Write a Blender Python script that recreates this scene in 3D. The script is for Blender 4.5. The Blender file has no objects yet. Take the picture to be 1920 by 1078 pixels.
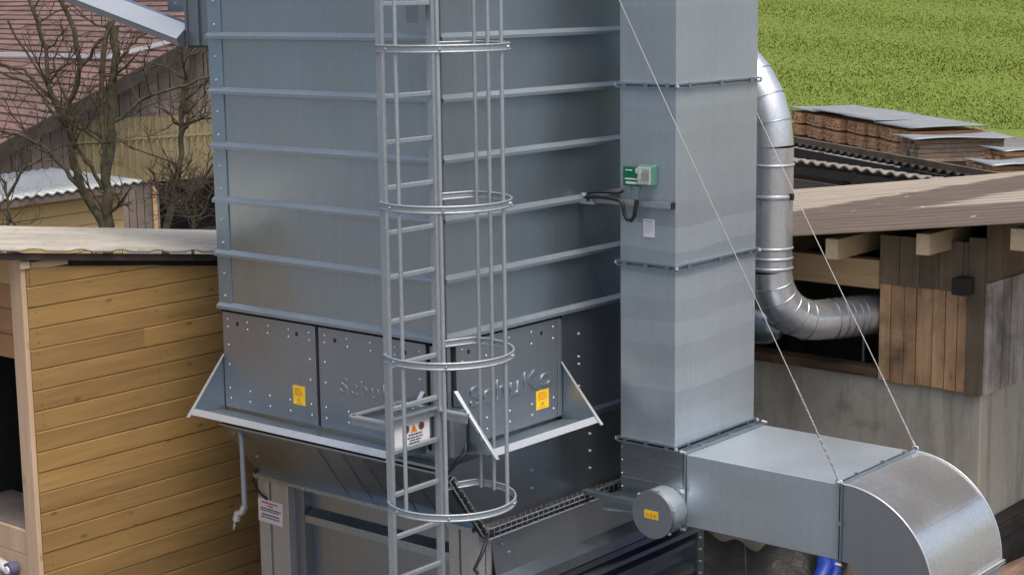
import bpy, math, random
from mathutils import Vector, Matrix
random.seed(7)
R = math.radians
scene = bpy.context.scene

# ------------------------------------------------------------------ camera
PXF, PW, PH = 3208.8, 1920.0, 1078.0
CAM = Vector((7.545, -8.2547, 0.3166))
AZ, PITCH, ROLL = 2.26854708, 0.171486568, -0.0131319821
FW = Vector((math.cos(AZ)*math.cos(PITCH), math.sin(AZ)*math.cos(PITCH), -math.sin(PITCH)))
_r = Vector((math.sin(AZ), -math.cos(AZ), 0)); _u = _r.cross(FW)
RT = _r*math.cos(ROLL) + _u*math.sin(ROLL)
UP = -_r*math.sin(ROLL) + _u*math.cos(ROLL)
cd = bpy.data.cameras.new('camera'); cam = bpy.data.objects.new('camera', cd)
scene.collection.objects.link(cam)
cd.sensor_fit = 'HORIZONTAL'; cd.sensor_width = 36; cd.lens = 36*PXF/PW
cd.clip_start = 0.1; cd.clip_end = 2000
m = Matrix((RT, UP, -FW)).transposed().to_4x4(); m.translation = CAM
cam.matrix_world = m
scene.camera = cam

# ------------------------------------------------------------------ sky, sun, exposure
SUN = Vector((0.36, -0.10, 0.93)).normalized()
world = bpy.data.worlds.new('World'); scene.world = world; world.use_nodes = True
wn = world.node_tree.nodes; wl = world.node_tree.links
sky = wn.new('ShaderNodeTexSky'); sky.sky_type = 'NISHITA'; sky.sun_disc = False
sky.sun_elevation = math.asin(SUN.z); sky.sun_rotation = math.atan2(SUN.x, SUN.y)
sky.air_density = 1.0; sky.dust_density = 6.0; sky.ozone_density = 1.0
wn['Background'].inputs[1].default_value = 0.15
wl.new(sky.outputs[0], wn['Background'].inputs[0])
sd = bpy.data.lights.new('sun', 'SUN'); sd.energy = 1.5; sd.angle = R(30); sd.color = (1.0, 0.95, 0.87)
so = bpy.data.objects.new('sun', sd); scene.collection.objects.link(so)
so.rotation_euler = SUN.to_track_quat('Z', 'Y').to_euler(); so.location = (0, -5, 12)
scene.view_settings.view_transform = 'Standard'; scene.view_settings.look = 'None'
scene.view_settings.exposure = 0.45; scene.view_settings.gamma = 1

# ------------------------------------------------------------------ helpers
def ray(px, py): return FW + RT*((px-PW/2)/PXF) - UP*((py-PH/2)/PXF)
def at(px, py, depth): return CAM + ray(px, py)*depth
def hit(px, py, ax, val):
    d = ray(px, py); i = 'xyz'.index(ax)
    return CAM + d*((val-CAM[i])/d[i])

class MB:
    def __init__(s): s.v = []; s.f = []; s.mi = []; s.tn = []; s.sm = []
    def add(s, vs, fs, m=0, tone=None, smooth=False):
        o = len(s.v); s.v += [tuple(v) for v in vs]
        t = random.random() if tone is None else tone
        for f in fs:
            s.f.append([i+o for i in f]); s.mi.append(m); s.tn.append(t); s.sm.append(smooth)
    def box(s, x0, x1, y0, y1, z0, z1, m=0, tone=None):
        s.add([(x0,y0,z0),(x1,y0,z0),(x1,y1,z0),(x0,y1,z0),(x0,y0,z1),(x1,y0,z1),(x1,y1,z1),(x0,y1,z1)],
              [(0,3,2,1),(4,5,6,7),(0,1,5,4),(1,2,6,5),(2,3,7,6),(3,0,4,7)], m, tone)
    def bar(s, p0, p1, w, h, m=0, up=(0,0,1), tone=None):
        p0, p1 = Vector(p0), Vector(p1); d = (p1-p0).normalized(); up = Vector(up)
        a = d.cross(up)
        if a.length < 1e-4: a = d.cross(Vector((1,0,0)))
        a.normalize(); b = a.cross(d).normalized()
        q = []
        for p in (p0, p1):
            for (i, j) in ((-1,-1),(1,-1),(1,1),(-1,1)): q.append(p + a*(i*w/2) + b*(j*h/2))
        s.add(q, [(0,1,2,3),(7,6,5,4),(0,4,5,1),(1,5,6,2),(2,6,7,3),(3,7,4,0)], m, tone)
    def prism(s, poly, fn, a, b, m=0, tone=None, smooth=False):
        """poly: 2-D outline; fn(u, v, t) -> point; extruded t = a..b"""
        n = len(poly)
        vs = [fn(u, v, a) for u, v in poly] + [fn(u, v, b) for u, v in poly]
        fs = [(i, (i+1) % n, (i+1) % n + n, i+n) for i in range(n)]
        t = random.random() if tone is None else tone
        s.add(vs, fs, m, t, smooth)
        s.add(vs, [list(range(n-1, -1, -1)), list(range(n, 2*n))], m, t)
    def tube(s, pts, r, n=8, m=0, caps=True, smooth=True, tone=None):
        pts = [Vector(p) for p in pts]; k = len(pts)
        rs = r if isinstance(r, (list, tuple)) else [r]*k
        t0 = (pts[1]-pts[0]).normalized()
        a = t0.cross(Vector((0,0,1)))
        if a.length < 1e-3: a = t0.cross(Vector((1,0,0)))
        a.normalize(); vs = []
        for i, p in enumerate(pts):
            if i == 0: t = t0
            elif i == k-1: t = (pts[i]-pts[i-1]).normalized()
            else: t = ((pts[i+1]-pts[i]).normalized() + (pts[i]-pts[i-1]).normalized()).normalized()
            a = (a - t*a.dot(t)).normalized(); b = t.cross(a)
            for j in range(n):
                q = 2*math.pi*j/n
                vs.append(p + (a*math.cos(q) + b*math.sin(q))*rs[i])
        fs = [(i*n+j, i*n+(j+1) % n, (i+1)*n+(j+1) % n, (i+1)*n+j) for i in range(k-1) for j in range(n)]
        t = random.random() if tone is None else tone
        s.add(vs, fs, m, t, smooth)
        if caps: s.add(vs, [list(range(n-1, -1, -1)), list(range((k-1)*n, k*n))], m, t)
    def dome(s, c, nrm, r, h, m=0, n=6):
        c, nrm = Vector(c), Vector(nrm).normalized()
        a = nrm.cross(Vector((0.3,0.2,1))).normalized(); b = nrm.cross(a)
        vs = [c + (a*math.cos(6.283*j/n)+b*math.sin(6.283*j/n))*r for j in range(n)]
        vs += [c + nrm*h + (a*math.cos(6.283*j/n)+b*math.sin(6.283*j/n))*r*.65 for j in range(n)]
        s.add(vs, [(j, (j+1) % n, (j+1) % n+n, j+n) for j in range(n)] + [list(range(n, 2*n))], m, .5)
    def grid(s, fn, nu, nv, m=0, smooth=True, tone=.5):
        vs = [fn(i/nu, j/nv) for i in range(nu+1) for j in range(nv+1)]
        w = nv+1
        s.add(vs, [(i*w+j, (i+1)*w+j, (i+1)*w+j+1, i*w+j+1) for i in range(nu) for j in range(nv)], m, tone, smooth)
    def build(s, name, mats, parent=None, bevel=0, local=False, solid=0):
        me = bpy.data.meshes.new(name)
        off = Vector((0,0,0))
        if parent is not None and not local: off = root_of(parent).location
        me.from_pydata([(v[0]-off[0], v[1]-off[1], v[2]-off[2]) for v in s.v], [], s.f)
        for mt in (mats if isinstance(mats, (list, tuple)) else [mats]): me.materials.append(mt)
        me.polygons.foreach_set('material_index', s.mi)
        me.polygons.foreach_set('use_smooth', s.sm)
        at_ = me.attributes.new('tone', 'FLOAT', 'FACE'); at_.data.foreach_set('value', s.tn)
        me.update()
        o = bpy.data.objects.new(name, me); scene.collection.objects.link(o)
        if parent is not None: o.parent = parent
        if bevel:
            b = o.modifiers.new('bevel', 'BEVEL'); b.width = bevel; b.segments = 2; b.limit_method = 'ANGLE'
        if solid:
            b = o.modifiers.new('solid', 'SOLIDIFY'); b.thickness = solid; b.offset = 0
        return o
def root_of(o):
    while o.parent: o = o.parent
    return o
def tag(o, label=None, cat=None, group=None, kind=None):
    if label: o['label'] = label
    if cat: o['category'] = cat
    if group: o['group'] = group
    if kind: o['kind'] = kind
    return o
def thing(name, label, cat, loc=(0,0,0), rz=0, group=None):
    o = bpy.data.objects.new(name, None); scene.collection.objects.link(o)
    o.location = loc; o.rotation_euler = (0,0,rz); o.empty_display_size = .2
    return tag(o, label, cat, group)
def dup(o, parent=None):
    c = o.copy(); scene.collection.objects.link(c); c.parent = parent
    for ch in list(o.children): dup(ch, c)
    return c

# ------------------------------------------------------------------ materials
def newmat(name):
    mt = bpy.data.materials.new(name); mt.use_nodes = True
    nt = mt.node_tree; return mt, nt, nt.nodes, nt.links, nt.nodes['Principled BSDF']
def col(c): return (c[0], c[1], c[2], 1)
def coords(N, L, stretch, tone_shift=0):
    tc = N.new('ShaderNodeTexCoord'); mp = N.new('ShaderNodeMapping')
    mp.inputs['Scale'].default_value = stretch
    L.new(tc.outputs['Object'], mp.inputs['Vector'])
    at_ = N.new('ShaderNodeAttribute'); at_.attribute_name = 'tone'
    if tone_shift:
        v = N.new('ShaderNodeVectorMath'); v.operation = 'ADD'
        mu = N.new('ShaderNodeMath'); mu.operation = 'MULTIPLY'; mu.inputs[1].default_value = tone_shift
        L.new(at_.outputs['Fac'], mu.inputs[0]); L.new(mp.outputs[0], v.inputs[0]); L.new(mu.outputs[0], v.inputs[1])
        return v.outputs[0], at_.outputs['Fac'], tc.outputs['Object']
    return mp.outputs[0], at_.outputs['Fac'], tc.outputs['Object']
def noise(N, L, vec, scale, detail=4, rough=.55, dist=0):
    n = N.new('ShaderNodeTexNoise'); n.inputs['Scale'].default_value = scale
    n.inputs['Detail'].default_value = detail; n.inputs['Roughness'].default_value = rough
    n.inputs['Distortion'].default_value = dist
    L.new(vec, n.inputs['Vector']); return n.outputs['Fac']
def ramp(N, L, fac, stops):
    r = N.new('ShaderNodeValToRGB'); e = r.color_ramp.elements
    e[0].position, e[0].color = stops[0][0], col(stops[0][1])
    e[1].position, e[1].color = stops[-1][0], col(stops[-1][1])
    for p, c in stops[1:-1]:
        x = e.new(p); x.color = col(c)
    L.new(fac, r.inputs[0]); return r.outputs[0]
def mix(N, L, fac, a, b, mode='MIX'):
    x = N.new('ShaderNodeMix'); x.data_type = 'RGBA'; x.blend_type = mode
    for sock, val in ((x.inputs[0], fac), (x.inputs[6], a), (x.inputs[7], b)):
        if isinstance(val, (int, float)): sock.default_value = val
        elif isinstance(val, (tuple, list)): sock.default_value = col(val)
        else: L.new(val, sock)
    return x.outputs[2]
def mrange(N, L, v, a, b, c, d):
    x = N.new('ShaderNodeMapRange'); L.new(v, x.inputs[0])
    for i, q in enumerate((a, b, c, d)): x.inputs[i+1].default_value = q
    return x.outputs[0]
def bump(N, L, P, h, strength, dist, prev=None):
    b = N.new('ShaderNodeBump'); b.inputs['Strength'].default_value = strength; b.inputs['Distance'].default_value = dist
    L.new(h, b.inputs['Height'])
    if prev is not None: L.new(prev, b.inputs['Normal'])
    L.new(b.outputs[0], P.inputs['Normal']); return b.outputs[0]

def galv(name, base=(.46,.49,.53), rough=.42, metal=.85, spangle=.06, bands=0.0, wave=.25, dirt=.12, bandsize=.17):
    mt, nt, N, L, P = newmat(name)
    vec, tone, oc = coords(N, L, (1,1,1))
    vo = N.new('ShaderNodeTexVoronoi'); vo.inputs['Scale'].default_value = 55; L.new(oc, vo.inputs['Vector'])
    sp = N.new('ShaderNodeSeparateColor'); L.new(vo.outputs['Color'], sp.inputs[0])
    big = noise(N, L, oc, 1.3, 1.5)
    mp2 = N.new('ShaderNodeMapping'); mp2.inputs['Scale'].default_value = (14,14,.8); L.new(oc, mp2.inputs[0])
    streak = noise(N, L, mp2.outputs[0], 1.6, 5, .6)
    c = ramp(N, L, sp.outputs[0], [(0, [x*(1-spangle) for x in base]), (1, [min(1, x*(1+spangle)) for x in base])])
    d = mrange(N, L, streak, .35, .75, 0, dirt)
    c = mix(N, L, d, c, [base[0]*.55, base[1]*.55, base[2]*.52])
    if bands:  # colour bands paint in the uneven reflections of wavy sheet
        sx = N.new('ShaderNodeSeparateXYZ'); L.new(oc, sx.inputs[0])
        q = N.new('ShaderNodeMath'); q.operation = 'DIVIDE'; q.inputs[1].default_value = bandsize; L.new(sx.outputs[2], q.inputs[0])
        w = noise(N, L, oc, .8, 1)
        qa = N.new('ShaderNodeMath'); qa.operation = 'ADD'; L.new(q.outputs[0], qa.inputs[0]); L.new(w, qa.inputs[1])
        fl = N.new('ShaderNodeMath'); fl.operation = 'FLOOR'; L.new(qa.outputs[0], fl.inputs[0])
        wn_ = N.new('ShaderNodeTexWhiteNoise'); wn_.noise_dimensions = '1D'; L.new(fl.outputs[0], wn_.inputs['W'])
        b_ = mrange(N, L, wn_.outputs['Value'], 0, 1, 1-bands, 1+bands)
        mm = N.new('ShaderNodeVectorMath'); mm.operation = 'SCALE'; L.new(c, mm.inputs[0]); L.new(b_, mm.inputs['Scale']); c = mm.outputs[0]
    tm = mrange(N, L, tone, 0, 1, .96, 1.04)
    mm = N.new('ShaderNodeVectorMath'); mm.operation = 'SCALE'; L.new(c, mm.inputs[0]); L.new(tm, mm.inputs['Scale'])
    L.new(mm.outputs[0], P.inputs['Base Color'])
    P.inputs['Metallic'].default_value = metal
    L.new(mrange(N, L, big, .3, .7, rough-.07, rough+.08), P.inputs['Roughness'])
    b0 = bump(N, L, P, noise(N, L, oc, 3.1, 0), wave*.25, .012)
    b1 = bump(N, L, P, big, wave, .06, b0)
    bump(N, L, P, sp.outputs[1], .012, .001, b1)
    return mt

def wood(name, c1, c2, stretch, rough=.75, knots=.5, tonevar=.16, grain=14, stain=None, stain_amt=0, bmp=.25, grey=None):
    mt, nt, N, L, P = newmat(name)
    vec, tone, oc = coords(N, L, stretch, 23.7)
    g = noise(N, L, vec, grain, 6, .62, .6)
    g2 = noise(N, L, vec, grain*.22, 3, .5, .3)
    c = ramp(N, L, g, [(.28, c1), (.72, c2)])
    c = mix(N, L, mrange(N, L, g2, .3, .75, 0, .55), c, [x*.72 for x in c1])
    if knots:
        vo = N.new('ShaderNodeTexVoronoi'); vo.voronoi_dimensions = '2D'; vo.inputs['Scale'].default_value = 4.2
        g_ax = min(range(3), key=lambda q: stretch[q]); sxyz = N.new('ShaderNodeSeparateXYZ'); L.new(oc, sxyz.inputs[0])
        o1, o2 = [q for q in range(3) if q != g_ax]
        def mth(op, a, b):
            q = N.new('ShaderNodeMath'); q.operation = op
            for sk, val in ((q.inputs[0], a), (q.inputs[1], b)):
                if isinstance(val, (int, float)): sk.default_value = val
                else: L.new(val, sk)
            return q.outputs[0]
        cb = N.new('ShaderNodeCombineXYZ')
        L.new(mth('ADD', mth('MULTIPLY', sxyz.outputs[g_ax], .42), mth('MULTIPLY', tone, 7.7)), cb.inputs[0])
        L.new(mth('ADD', sxyz.outputs[o1], sxyz.outputs[o2]), cb.inputs[1])
        L.new(cb.outputs[0], vo.inputs['Vector'])
        k0 = mrange(N, L, vo.outputs['Distance'], .025, .075, knots*.85, 0)
        vs_ = N.new('ShaderNodeSeparateColor'); L.new(vo.outputs['Color'], vs_.inputs[0])
        k = mth('MULTIPLY', k0, mrange(N, L, vs_.outputs[0], .50, .75, 0, 1))
        c = mix(N, L, k, c, [c1[0]*.35, c1[1]*.28, c1[2]*.25])
    if stain:
        s_ = noise(N, L, oc, 1.9, 5, .65, .4)
        c = mix(N, L, mrange(N, L, s_, .42, .68, 0, stain_amt), c, stain)
    tv = mrange(N, L, tone, 0, 1, 1-tonevar, 1+tonevar)
    mm = N.new('ShaderNodeVectorMath'); mm.operation = 'SCALE'; L.new(c, mm.inputs[0]); L.new(tv, mm.inputs['Scale'])
    L.new(mm.outputs[0], P.inputs['Base Color']); P.inputs['Roughness'].default_value = rough
    bump(N, L, P, g, bmp, .004)
    return mt

def plain(name, c, rough=.6, metal=0, var=.15, scale=8, bmp=.1, c2=None, dist=.01, spec=.5):
    mt, nt, N, L, P = newmat(name)
    vec, tone, oc = coords(N, L, (1,1,1))
    n = noise(N, L, oc, scale, 6, .6)
    cc = ramp(N, L, n, [(.3, [x*(1-var) for x in c]), (.7, [min(1, x*(1+var)) for x in c] if c2 is None else c2)])
    tv = mrange(N, L, tone, 0, 1, .9, 1.1)
    mm = N.new('ShaderNodeVectorMath'); mm.operation = 'SCALE'; L.new(cc, mm.inputs[0]); L.new(tv, mm.inputs['Scale'])
    L.new(mm.outputs[0], P.inputs['Base Color'])
    P.inputs['Roughness'].default_value = rough; P.inputs['Metallic'].default_value = metal
    P.inputs['Specular IOR Level'].default_value = spec
    if bmp: bump(N, L, P, n, bmp, dist)
    return mt

M = {}
M['sheet'] = galv('galvanised_sheet', (.375,.445,.50), .34, .92, .025, 0, .45, .16)
M['sheet_side'] = galv('galvanised_sheet_side', (.375,.44,.49), .31, .88, .025, 0, .35, .16)
M['sheet_dark'] = galv('galvanised_sheet_dull', (.31,.345,.38), .34, .92, .025, 0, .25, .18)
M['strip'] = galv('edge_strip_sheet', (.34,.44,.53), .40, .85, .02, 0, .2, .12)
M['rib'] = galv('rib_steel', (.33,.38,.415), .42, .75, .02, 0, .15, .2)
M['relief'] = galv('relief_panel_sheet', (.33,.36,.40), .42, .85, .025, 0, .12, .12)
M['duct'] = galv('duct_sheet', (.47,.53,.58), .40, .66, .03, .10, .30, .14)
M['elbow'] = galv('elbow_sheet', (.70,.72,.73), .29, .85, .06, 0, .3, .10)
M['pipe'] = galv('spiral_pipe_sheet', (.66,.68,.69), .33, .82, .06, 0, .10, .05)
M['zinc'] = galv('hot_dip_zinc', (.40,.44,.465), .50, .60, .06, 0, .1, .15)
M['lip'] = galv('lit_edge_steel', (.50,.53,.55), .40, .55, .03, 0, .05, .04)  # lighter base puts the sky light on upturned edges into the colour
M['profile'] = galv('profile_steel', (.47,.47,.46), .50, .6, .04, 0, .08, .14)
M['bolt'] = plain('bolt_zinc', (.48,.50,.52), .35, .6, .05, 40, 0)
M['black'] = plain('black_rubber', (.012,.012,.014), .5, 0, .2, 30, .05)
M['gap'] = plain('dark_gap', (.010,.010,.011), .9, 0, .1, 10, 0)
M['plank'] = wood('yellow_larch', (.265,.155,.050), (.40,.245,.085), (1.0,.09,1.0), .72, .75, .19, 16, bmp=.2)
M['post'] = wood('planed_spruce', (.50,.34,.21), (.64,.46,.31), (1,1,.08), .75, .5, .1, 18)
M['beam_x'] = wood('spruce_beam', (.42,.27,.13), (.56,.38,.2), (.08,1,1), .75, .3, .12, 18)
M['purlin'] = wood('purlin_spruce', (.52,.38,.22), (.66,.50,.32), (1,.1,1), .75, .3, .12, 16)
M['inner'] = wood('orange_board', (.34,.165,.075), (.46,.24,.11), (.08,1,1), .8, .3, .18, 14)
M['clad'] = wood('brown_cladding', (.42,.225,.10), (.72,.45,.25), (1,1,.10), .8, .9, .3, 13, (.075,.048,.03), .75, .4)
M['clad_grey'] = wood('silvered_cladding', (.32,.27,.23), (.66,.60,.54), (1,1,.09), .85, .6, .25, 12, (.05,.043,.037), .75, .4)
M['clad_dark'] = wood('dark_board', (.15,.108,.066), (.26,.19,.12), (1,1,.10), .85, .4, .2, 12, (.05,.04,.03), .5, .4)
M['rot'] = wood('rotten_sill', (.10,.06,.035), (.22,.13,.075), (.10,1,1), .9, .2, .3, 12, (.03,.022,.016), .7, .4)
M['barnwall'] = wood('grey_barn_board', (.17,.135,.115), (.28,.23,.195), (1,1,.05), .9, .2, .22, 3.0, (.06,.045,.035), .4, .4)
M['lumber'] = wood('brown_lumber', (.55,.30,.155), (.78,.48,.27), (1,1,1), .85, 0, .45, 6, (.16,.07,.035), .35, .3)
M['lumber_pale'] = wood('weathered_lumber', (.30,.21,.15), (.48,.36,.27), (1,1,1), .85, 0, .25, 6, (.14,.09,.06), .4, .3)
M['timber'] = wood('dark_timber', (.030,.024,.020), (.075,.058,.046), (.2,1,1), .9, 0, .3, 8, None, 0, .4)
M['yellowhut'] = wood('pale_yellow_board', (.60,.41,.18), (.74,.54,.27), (.1,.1,1), .8, .2, .12, 4)
M['bark'] = plain('mossy_bark', (.034,.027,.018), .95, 0, .4, 9, .8, (.085,.076,.034), .03)
M['twig'] = plain('twig_bark', (.058,.042,.030), .95, 0, .3, 12, .3)
M['bush'] = plain('dark_bramble', (.028,.022,.014), .95, 0, .4, 9, .3)
M['green'] = plain('green_sign', (.0,.16,.07), .45, 0, .05, 10, 0)
M['greenbox'] = plain('green_grey_box', (.10,.26,.19), .4, 0, .1, 10, 0)
M['white'] = plain('white_plate', (.72,.72,.74), .5, 0, .04, 10, 0)
M['pink'] = plain('off_white_plate', (.70,.64,.64), .5, 0, .04, 10, 0)
M['ink'] = plain('dark_ink', (.06,.06,.07), .6, 0, .1, 10, 0)
M['inkred'] = plain('red_ink', (.42,.08,.07), .6, 0, .1, 10, 0)
M['inkblue'] = plain('violet_ink', (.10,.10,.19), .6, 0, .1, 10, 0)
M['yellow'] = plain('yellow_sticker', (.88,.60,.02), .5, 0, .05, 10, 0)
M['orange'] = plain('orange_mark', (.80,.28,.03), .5, 0, .05, 10, 0)
M['rope'] = plain('wire_rope', (.42,.41,.39), .5, .4, .1, 60, 0)
M['cover'] = galv('cover_sheet', (.31,.33,.335), .55, .5, .06, 0, .2, .7)
M['edge_sheet'] = plain('grey_edge_sheet', (.19,.165,.14), .85, 0, .3, 6, .2)
M['blue'] = plain('blue_tarp', (.008,.035,.27), .45, 0, .3, 6, .3, None, .03)
M['blacktarp'] = plain('black_tarp', (.018,.019,.020), .55, 0, .3, 5, .6, None, .05)
M['scrap'] = wood('scrap_plank', (.14,.09,.065), (.42,.28,.21), (1,.12,1), .85, .2, .5, 9, (.05,.03,.02), .5)
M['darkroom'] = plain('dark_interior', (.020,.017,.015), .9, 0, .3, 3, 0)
M['white_pipe'] = plain('white_plastic', (.60,.60,.58), .4, 0, .1, 8, 0)

# clear plastic cover
mt, nt, N, L, P = newmat('clear_cover'); P.inputs['Base Color'].default_value = (.75,.8,.8,1)
P.inputs['Roughness'].default_value = .12; P.inputs['Alpha'].default_value = .35; M['clear'] = mt

# concrete
mt, nt, N, L, P = newmat('stained_concrete')
vec, tone, oc = coords(N, L, (1,1,1))
a = noise(N, L, oc, .9, 6, .6); b = noise(N, L, oc, 14, 5, .65)
mp = N.new('ShaderNodeMapping'); mp.inputs['Scale'].default_value = (3,3,.35); L.new(oc, mp.inputs[0])
dr = noise(N, L, mp.outputs[0], 1.4, 5, .6, .3)
c = ramp(N, L, a, [(.3, (.44,.395,.32)), (.7, (.57,.52,.43))])
c = mix(N, L, mrange(N, L, b, .3, .8, 0, .3), c, (.28,.25,.20))
c = mix(N, L, mrange(N, L, dr, .48, .72, 0, .65), c, (.13,.105,.075))
blot = noise(N, L, oc, 2.3, 7, .72, .5)
c = mix(N, L, mrange(N, L, blot, .56, .70, 0, .45), c, (.17,.145,.11))
L.new(c, P.inputs['Base Color']); P.inputs['Roughness'].default_value = .9
bump(N, L, P, b, .2, .006); M['concrete'] = mt

# beige fibre-cement roof with dark worn area
mt, nt, N, L, P = newmat('fibre_cement_roof')
vec, tone, oc = coords(N, L, (.07,1,1))
sx = N.new('ShaderNodeSeparateXYZ'); L.new(oc, sx.inputs[0])
fine = noise(N, L, vec, 16, 6, .7); mid = noise(N, L, vec, 3.0, 4, .6)
patch = noise(N, L, oc, 1.3, 4, .6)
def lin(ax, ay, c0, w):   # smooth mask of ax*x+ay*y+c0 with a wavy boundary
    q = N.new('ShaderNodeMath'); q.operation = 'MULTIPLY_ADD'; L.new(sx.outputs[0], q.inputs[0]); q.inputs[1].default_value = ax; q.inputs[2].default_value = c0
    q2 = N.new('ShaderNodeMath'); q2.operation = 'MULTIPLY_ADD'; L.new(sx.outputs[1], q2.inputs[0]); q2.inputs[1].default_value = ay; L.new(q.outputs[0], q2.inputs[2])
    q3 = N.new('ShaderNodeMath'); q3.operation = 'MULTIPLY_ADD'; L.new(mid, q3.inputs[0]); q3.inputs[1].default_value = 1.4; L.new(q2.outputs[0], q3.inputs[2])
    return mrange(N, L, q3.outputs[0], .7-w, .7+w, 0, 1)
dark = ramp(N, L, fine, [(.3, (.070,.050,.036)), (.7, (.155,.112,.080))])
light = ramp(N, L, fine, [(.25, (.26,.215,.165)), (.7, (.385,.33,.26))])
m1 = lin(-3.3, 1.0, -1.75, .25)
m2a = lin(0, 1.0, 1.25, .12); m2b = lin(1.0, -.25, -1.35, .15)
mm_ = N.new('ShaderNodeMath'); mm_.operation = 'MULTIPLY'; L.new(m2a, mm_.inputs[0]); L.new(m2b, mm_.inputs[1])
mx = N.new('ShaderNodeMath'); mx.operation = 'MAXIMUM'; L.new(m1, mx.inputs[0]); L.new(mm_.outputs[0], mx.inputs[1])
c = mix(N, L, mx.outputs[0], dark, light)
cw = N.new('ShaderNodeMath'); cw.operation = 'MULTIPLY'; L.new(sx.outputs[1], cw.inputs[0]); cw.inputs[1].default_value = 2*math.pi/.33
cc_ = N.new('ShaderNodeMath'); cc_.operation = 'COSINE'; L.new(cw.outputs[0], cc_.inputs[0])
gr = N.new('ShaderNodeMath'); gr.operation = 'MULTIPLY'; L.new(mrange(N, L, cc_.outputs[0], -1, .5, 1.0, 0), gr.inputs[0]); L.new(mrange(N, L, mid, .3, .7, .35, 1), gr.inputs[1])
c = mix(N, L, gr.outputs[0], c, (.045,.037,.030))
vo = N.new('ShaderNodeTexVoronoi'); vo.inputs['Scale'].default_value = 3.4; L.new(oc, vo.inputs['Vector'])
spk = noise(N, L, oc, 1.1, 2)
k = mrange(N, L, vo.outputs['Distance'], .05, .11, 1, 0)
k2 = N.new('ShaderNodeMath'); k2.operation = 'MULTIPLY'; L.new(k, k2.inputs[0]); L.new(mrange(N, L, spk, .48, .55, 0, .8), k2.inputs[1])
c = mix(N, L, k2.outputs[0], c, (.52,.47,.40))
L.new(c, P.inputs['Base Color']); P.inputs['Roughness'].default_value = .9
bump(N, L, P, fine, .3, .006); M['fibre'] = mt

# pale hut roof sheet
mt, nt, N, L, P = newmat('pale_roof_sheet')
vec, tone, oc = coords(N, L, (1,.18,1))
a = noise(N, L, vec, 9, 6, .65); b = noise(N, L, oc, 26, 3, .6)
c = ramp(N, L, a, [(.3, (.27,.25,.205)), (.7, (.43,.40,.335))])
c = mix(N, L, mrange(N, L, b, .62, .72, 0, .6), c, (.16,.13,.09))
L.new(c, P.inputs['Base Color']); P.inputs['Roughness'].default_value = .7; bump(N, L, P, a, .2, .004); M['hutroof'] = mt

# red roof tiles
mt, nt, N, L, P = newmat('red_roof_tile')
vec, tone, oc = coords(N, L, (1,1,1))
a = noise(N, L, oc, .5, 5, .6); b = noise(N, L, oc, 7, 4, .6)
c = ramp(N, L, a, [(.3, (.125,.070,.058)), (.7, (.185,.108,.090))])
c = mix(N, L, mrange(N, L, b, .35, .75, 0, .45), c, (.10,.06,.05))
tv = mrange(N, L, tone, 0, 1, .8, 1.2)
mm = N.new('ShaderNodeVectorMath'); mm.operation = 'SCALE'; L.new(c, mm.inputs[0]); L.new(tv, mm.inputs['Scale'])
L.new(mm.outputs[0], P.inputs['Base Color']); P.inputs['Roughness'].default_value = .8; bump(N, L, P, b, .3, .03); M['tile'] = mt

# yellowed corrugated band on the barn
mt, nt, N, L, P = newmat('yellowed_sheet')
vec, tone, oc = coords(N, L, (1,1,1))
a = noise(N, L, oc, .8, 5, .6)
c = ramp(N, L, a, [(.3, (.19,.155,.080)), (.7, (.30,.25,.140))])
L.new(c, P.inputs['Base Color']); P.inputs['Roughness'].default_value = .7; M['yellowed'] = mt

# meadow
mt, nt, N, L, P = newmat('meadow_soil_green')
vec, tone, oc = coords(N, L, (1,1,1))
a = noise(N, L, oc, .05, 5, .6); b = noise(N, L, oc, 1.4, 6, .7)
c = ramp(N, L, a, [(.3, (.105,.150,.017)), (.7, (.14,.185,.021))])
c = mix(N, L, mrange(N, L, b, .3, .8, 0, .35), c, (.10,.145,.016))
L.new(c, P.inputs['Base Color']); P.inputs['Roughness'].default_value = .95; bump(N, L, P, b, .6, .2); M['meadow'] = mt
mt, nt, N, L, P = newmat('grass_blade')
vec, tone, oc = coords(N, L, (1,1,1))
a = noise(N, L, oc, .06, 4, .6)
c = ramp(N, L, tone, [(0, (.088,.135,.015)), (.5, (.125,.172,.018)), (1, (.185,.215,.030))])
c = mix(N, L, mrange(N, L, a, .35, .7, 0, .35), c, (.165,.19,.028))
L.new(c, P.inputs['Base Color']); P.inputs['Roughness'].default_value = .9; M['blade'] = mt

# yard
mt, nt, N, L, P = newmat('yard_gravel')
vec, tone, oc = coords(N, L, (1,1,1))
a = noise(N, L, oc, .35, 5, .6); b = noise(N, L, oc, 22, 5, .7)
c = ramp(N, L, a, [(.3, (.13,.122,.115)), (.7, (.19,.18,.165))])
c = mix(N, L, mrange(N, L, b, .3, .75, 0, .5), c, (.09,.085,.08))
L.new(c, P.inputs['Base Color']); P.inputs['Roughness'].default_value = .9; bump(N, L, P, b, .5, .02); M['yard'] = mt
M['asphalt'] = plain('dark_asphalt', (.028,.028,.030), .75, 0, .35, 5, .4)  # very dark asphalt tone below silo and duct
M['farhill'] = plain('far_wooded_hill', (.10,.13,.15), .95, 0, .25, .05, 0)

GZ = -4.65
# ------------------------------------------------------------------ ground and hills
g = MB(); g.grid(lambda u, v: (-400+800*u, -400+800*v, GZ), 8, 8)
tag(g.build('ground', M['yard']), kind='structure')
g = MB(); g.box(-2.4, 4.5, -.5, 4.19, GZ+.002, GZ+.006)
tag(g.build('asphalt_patch', M['asphalt']), kind='structure')
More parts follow.
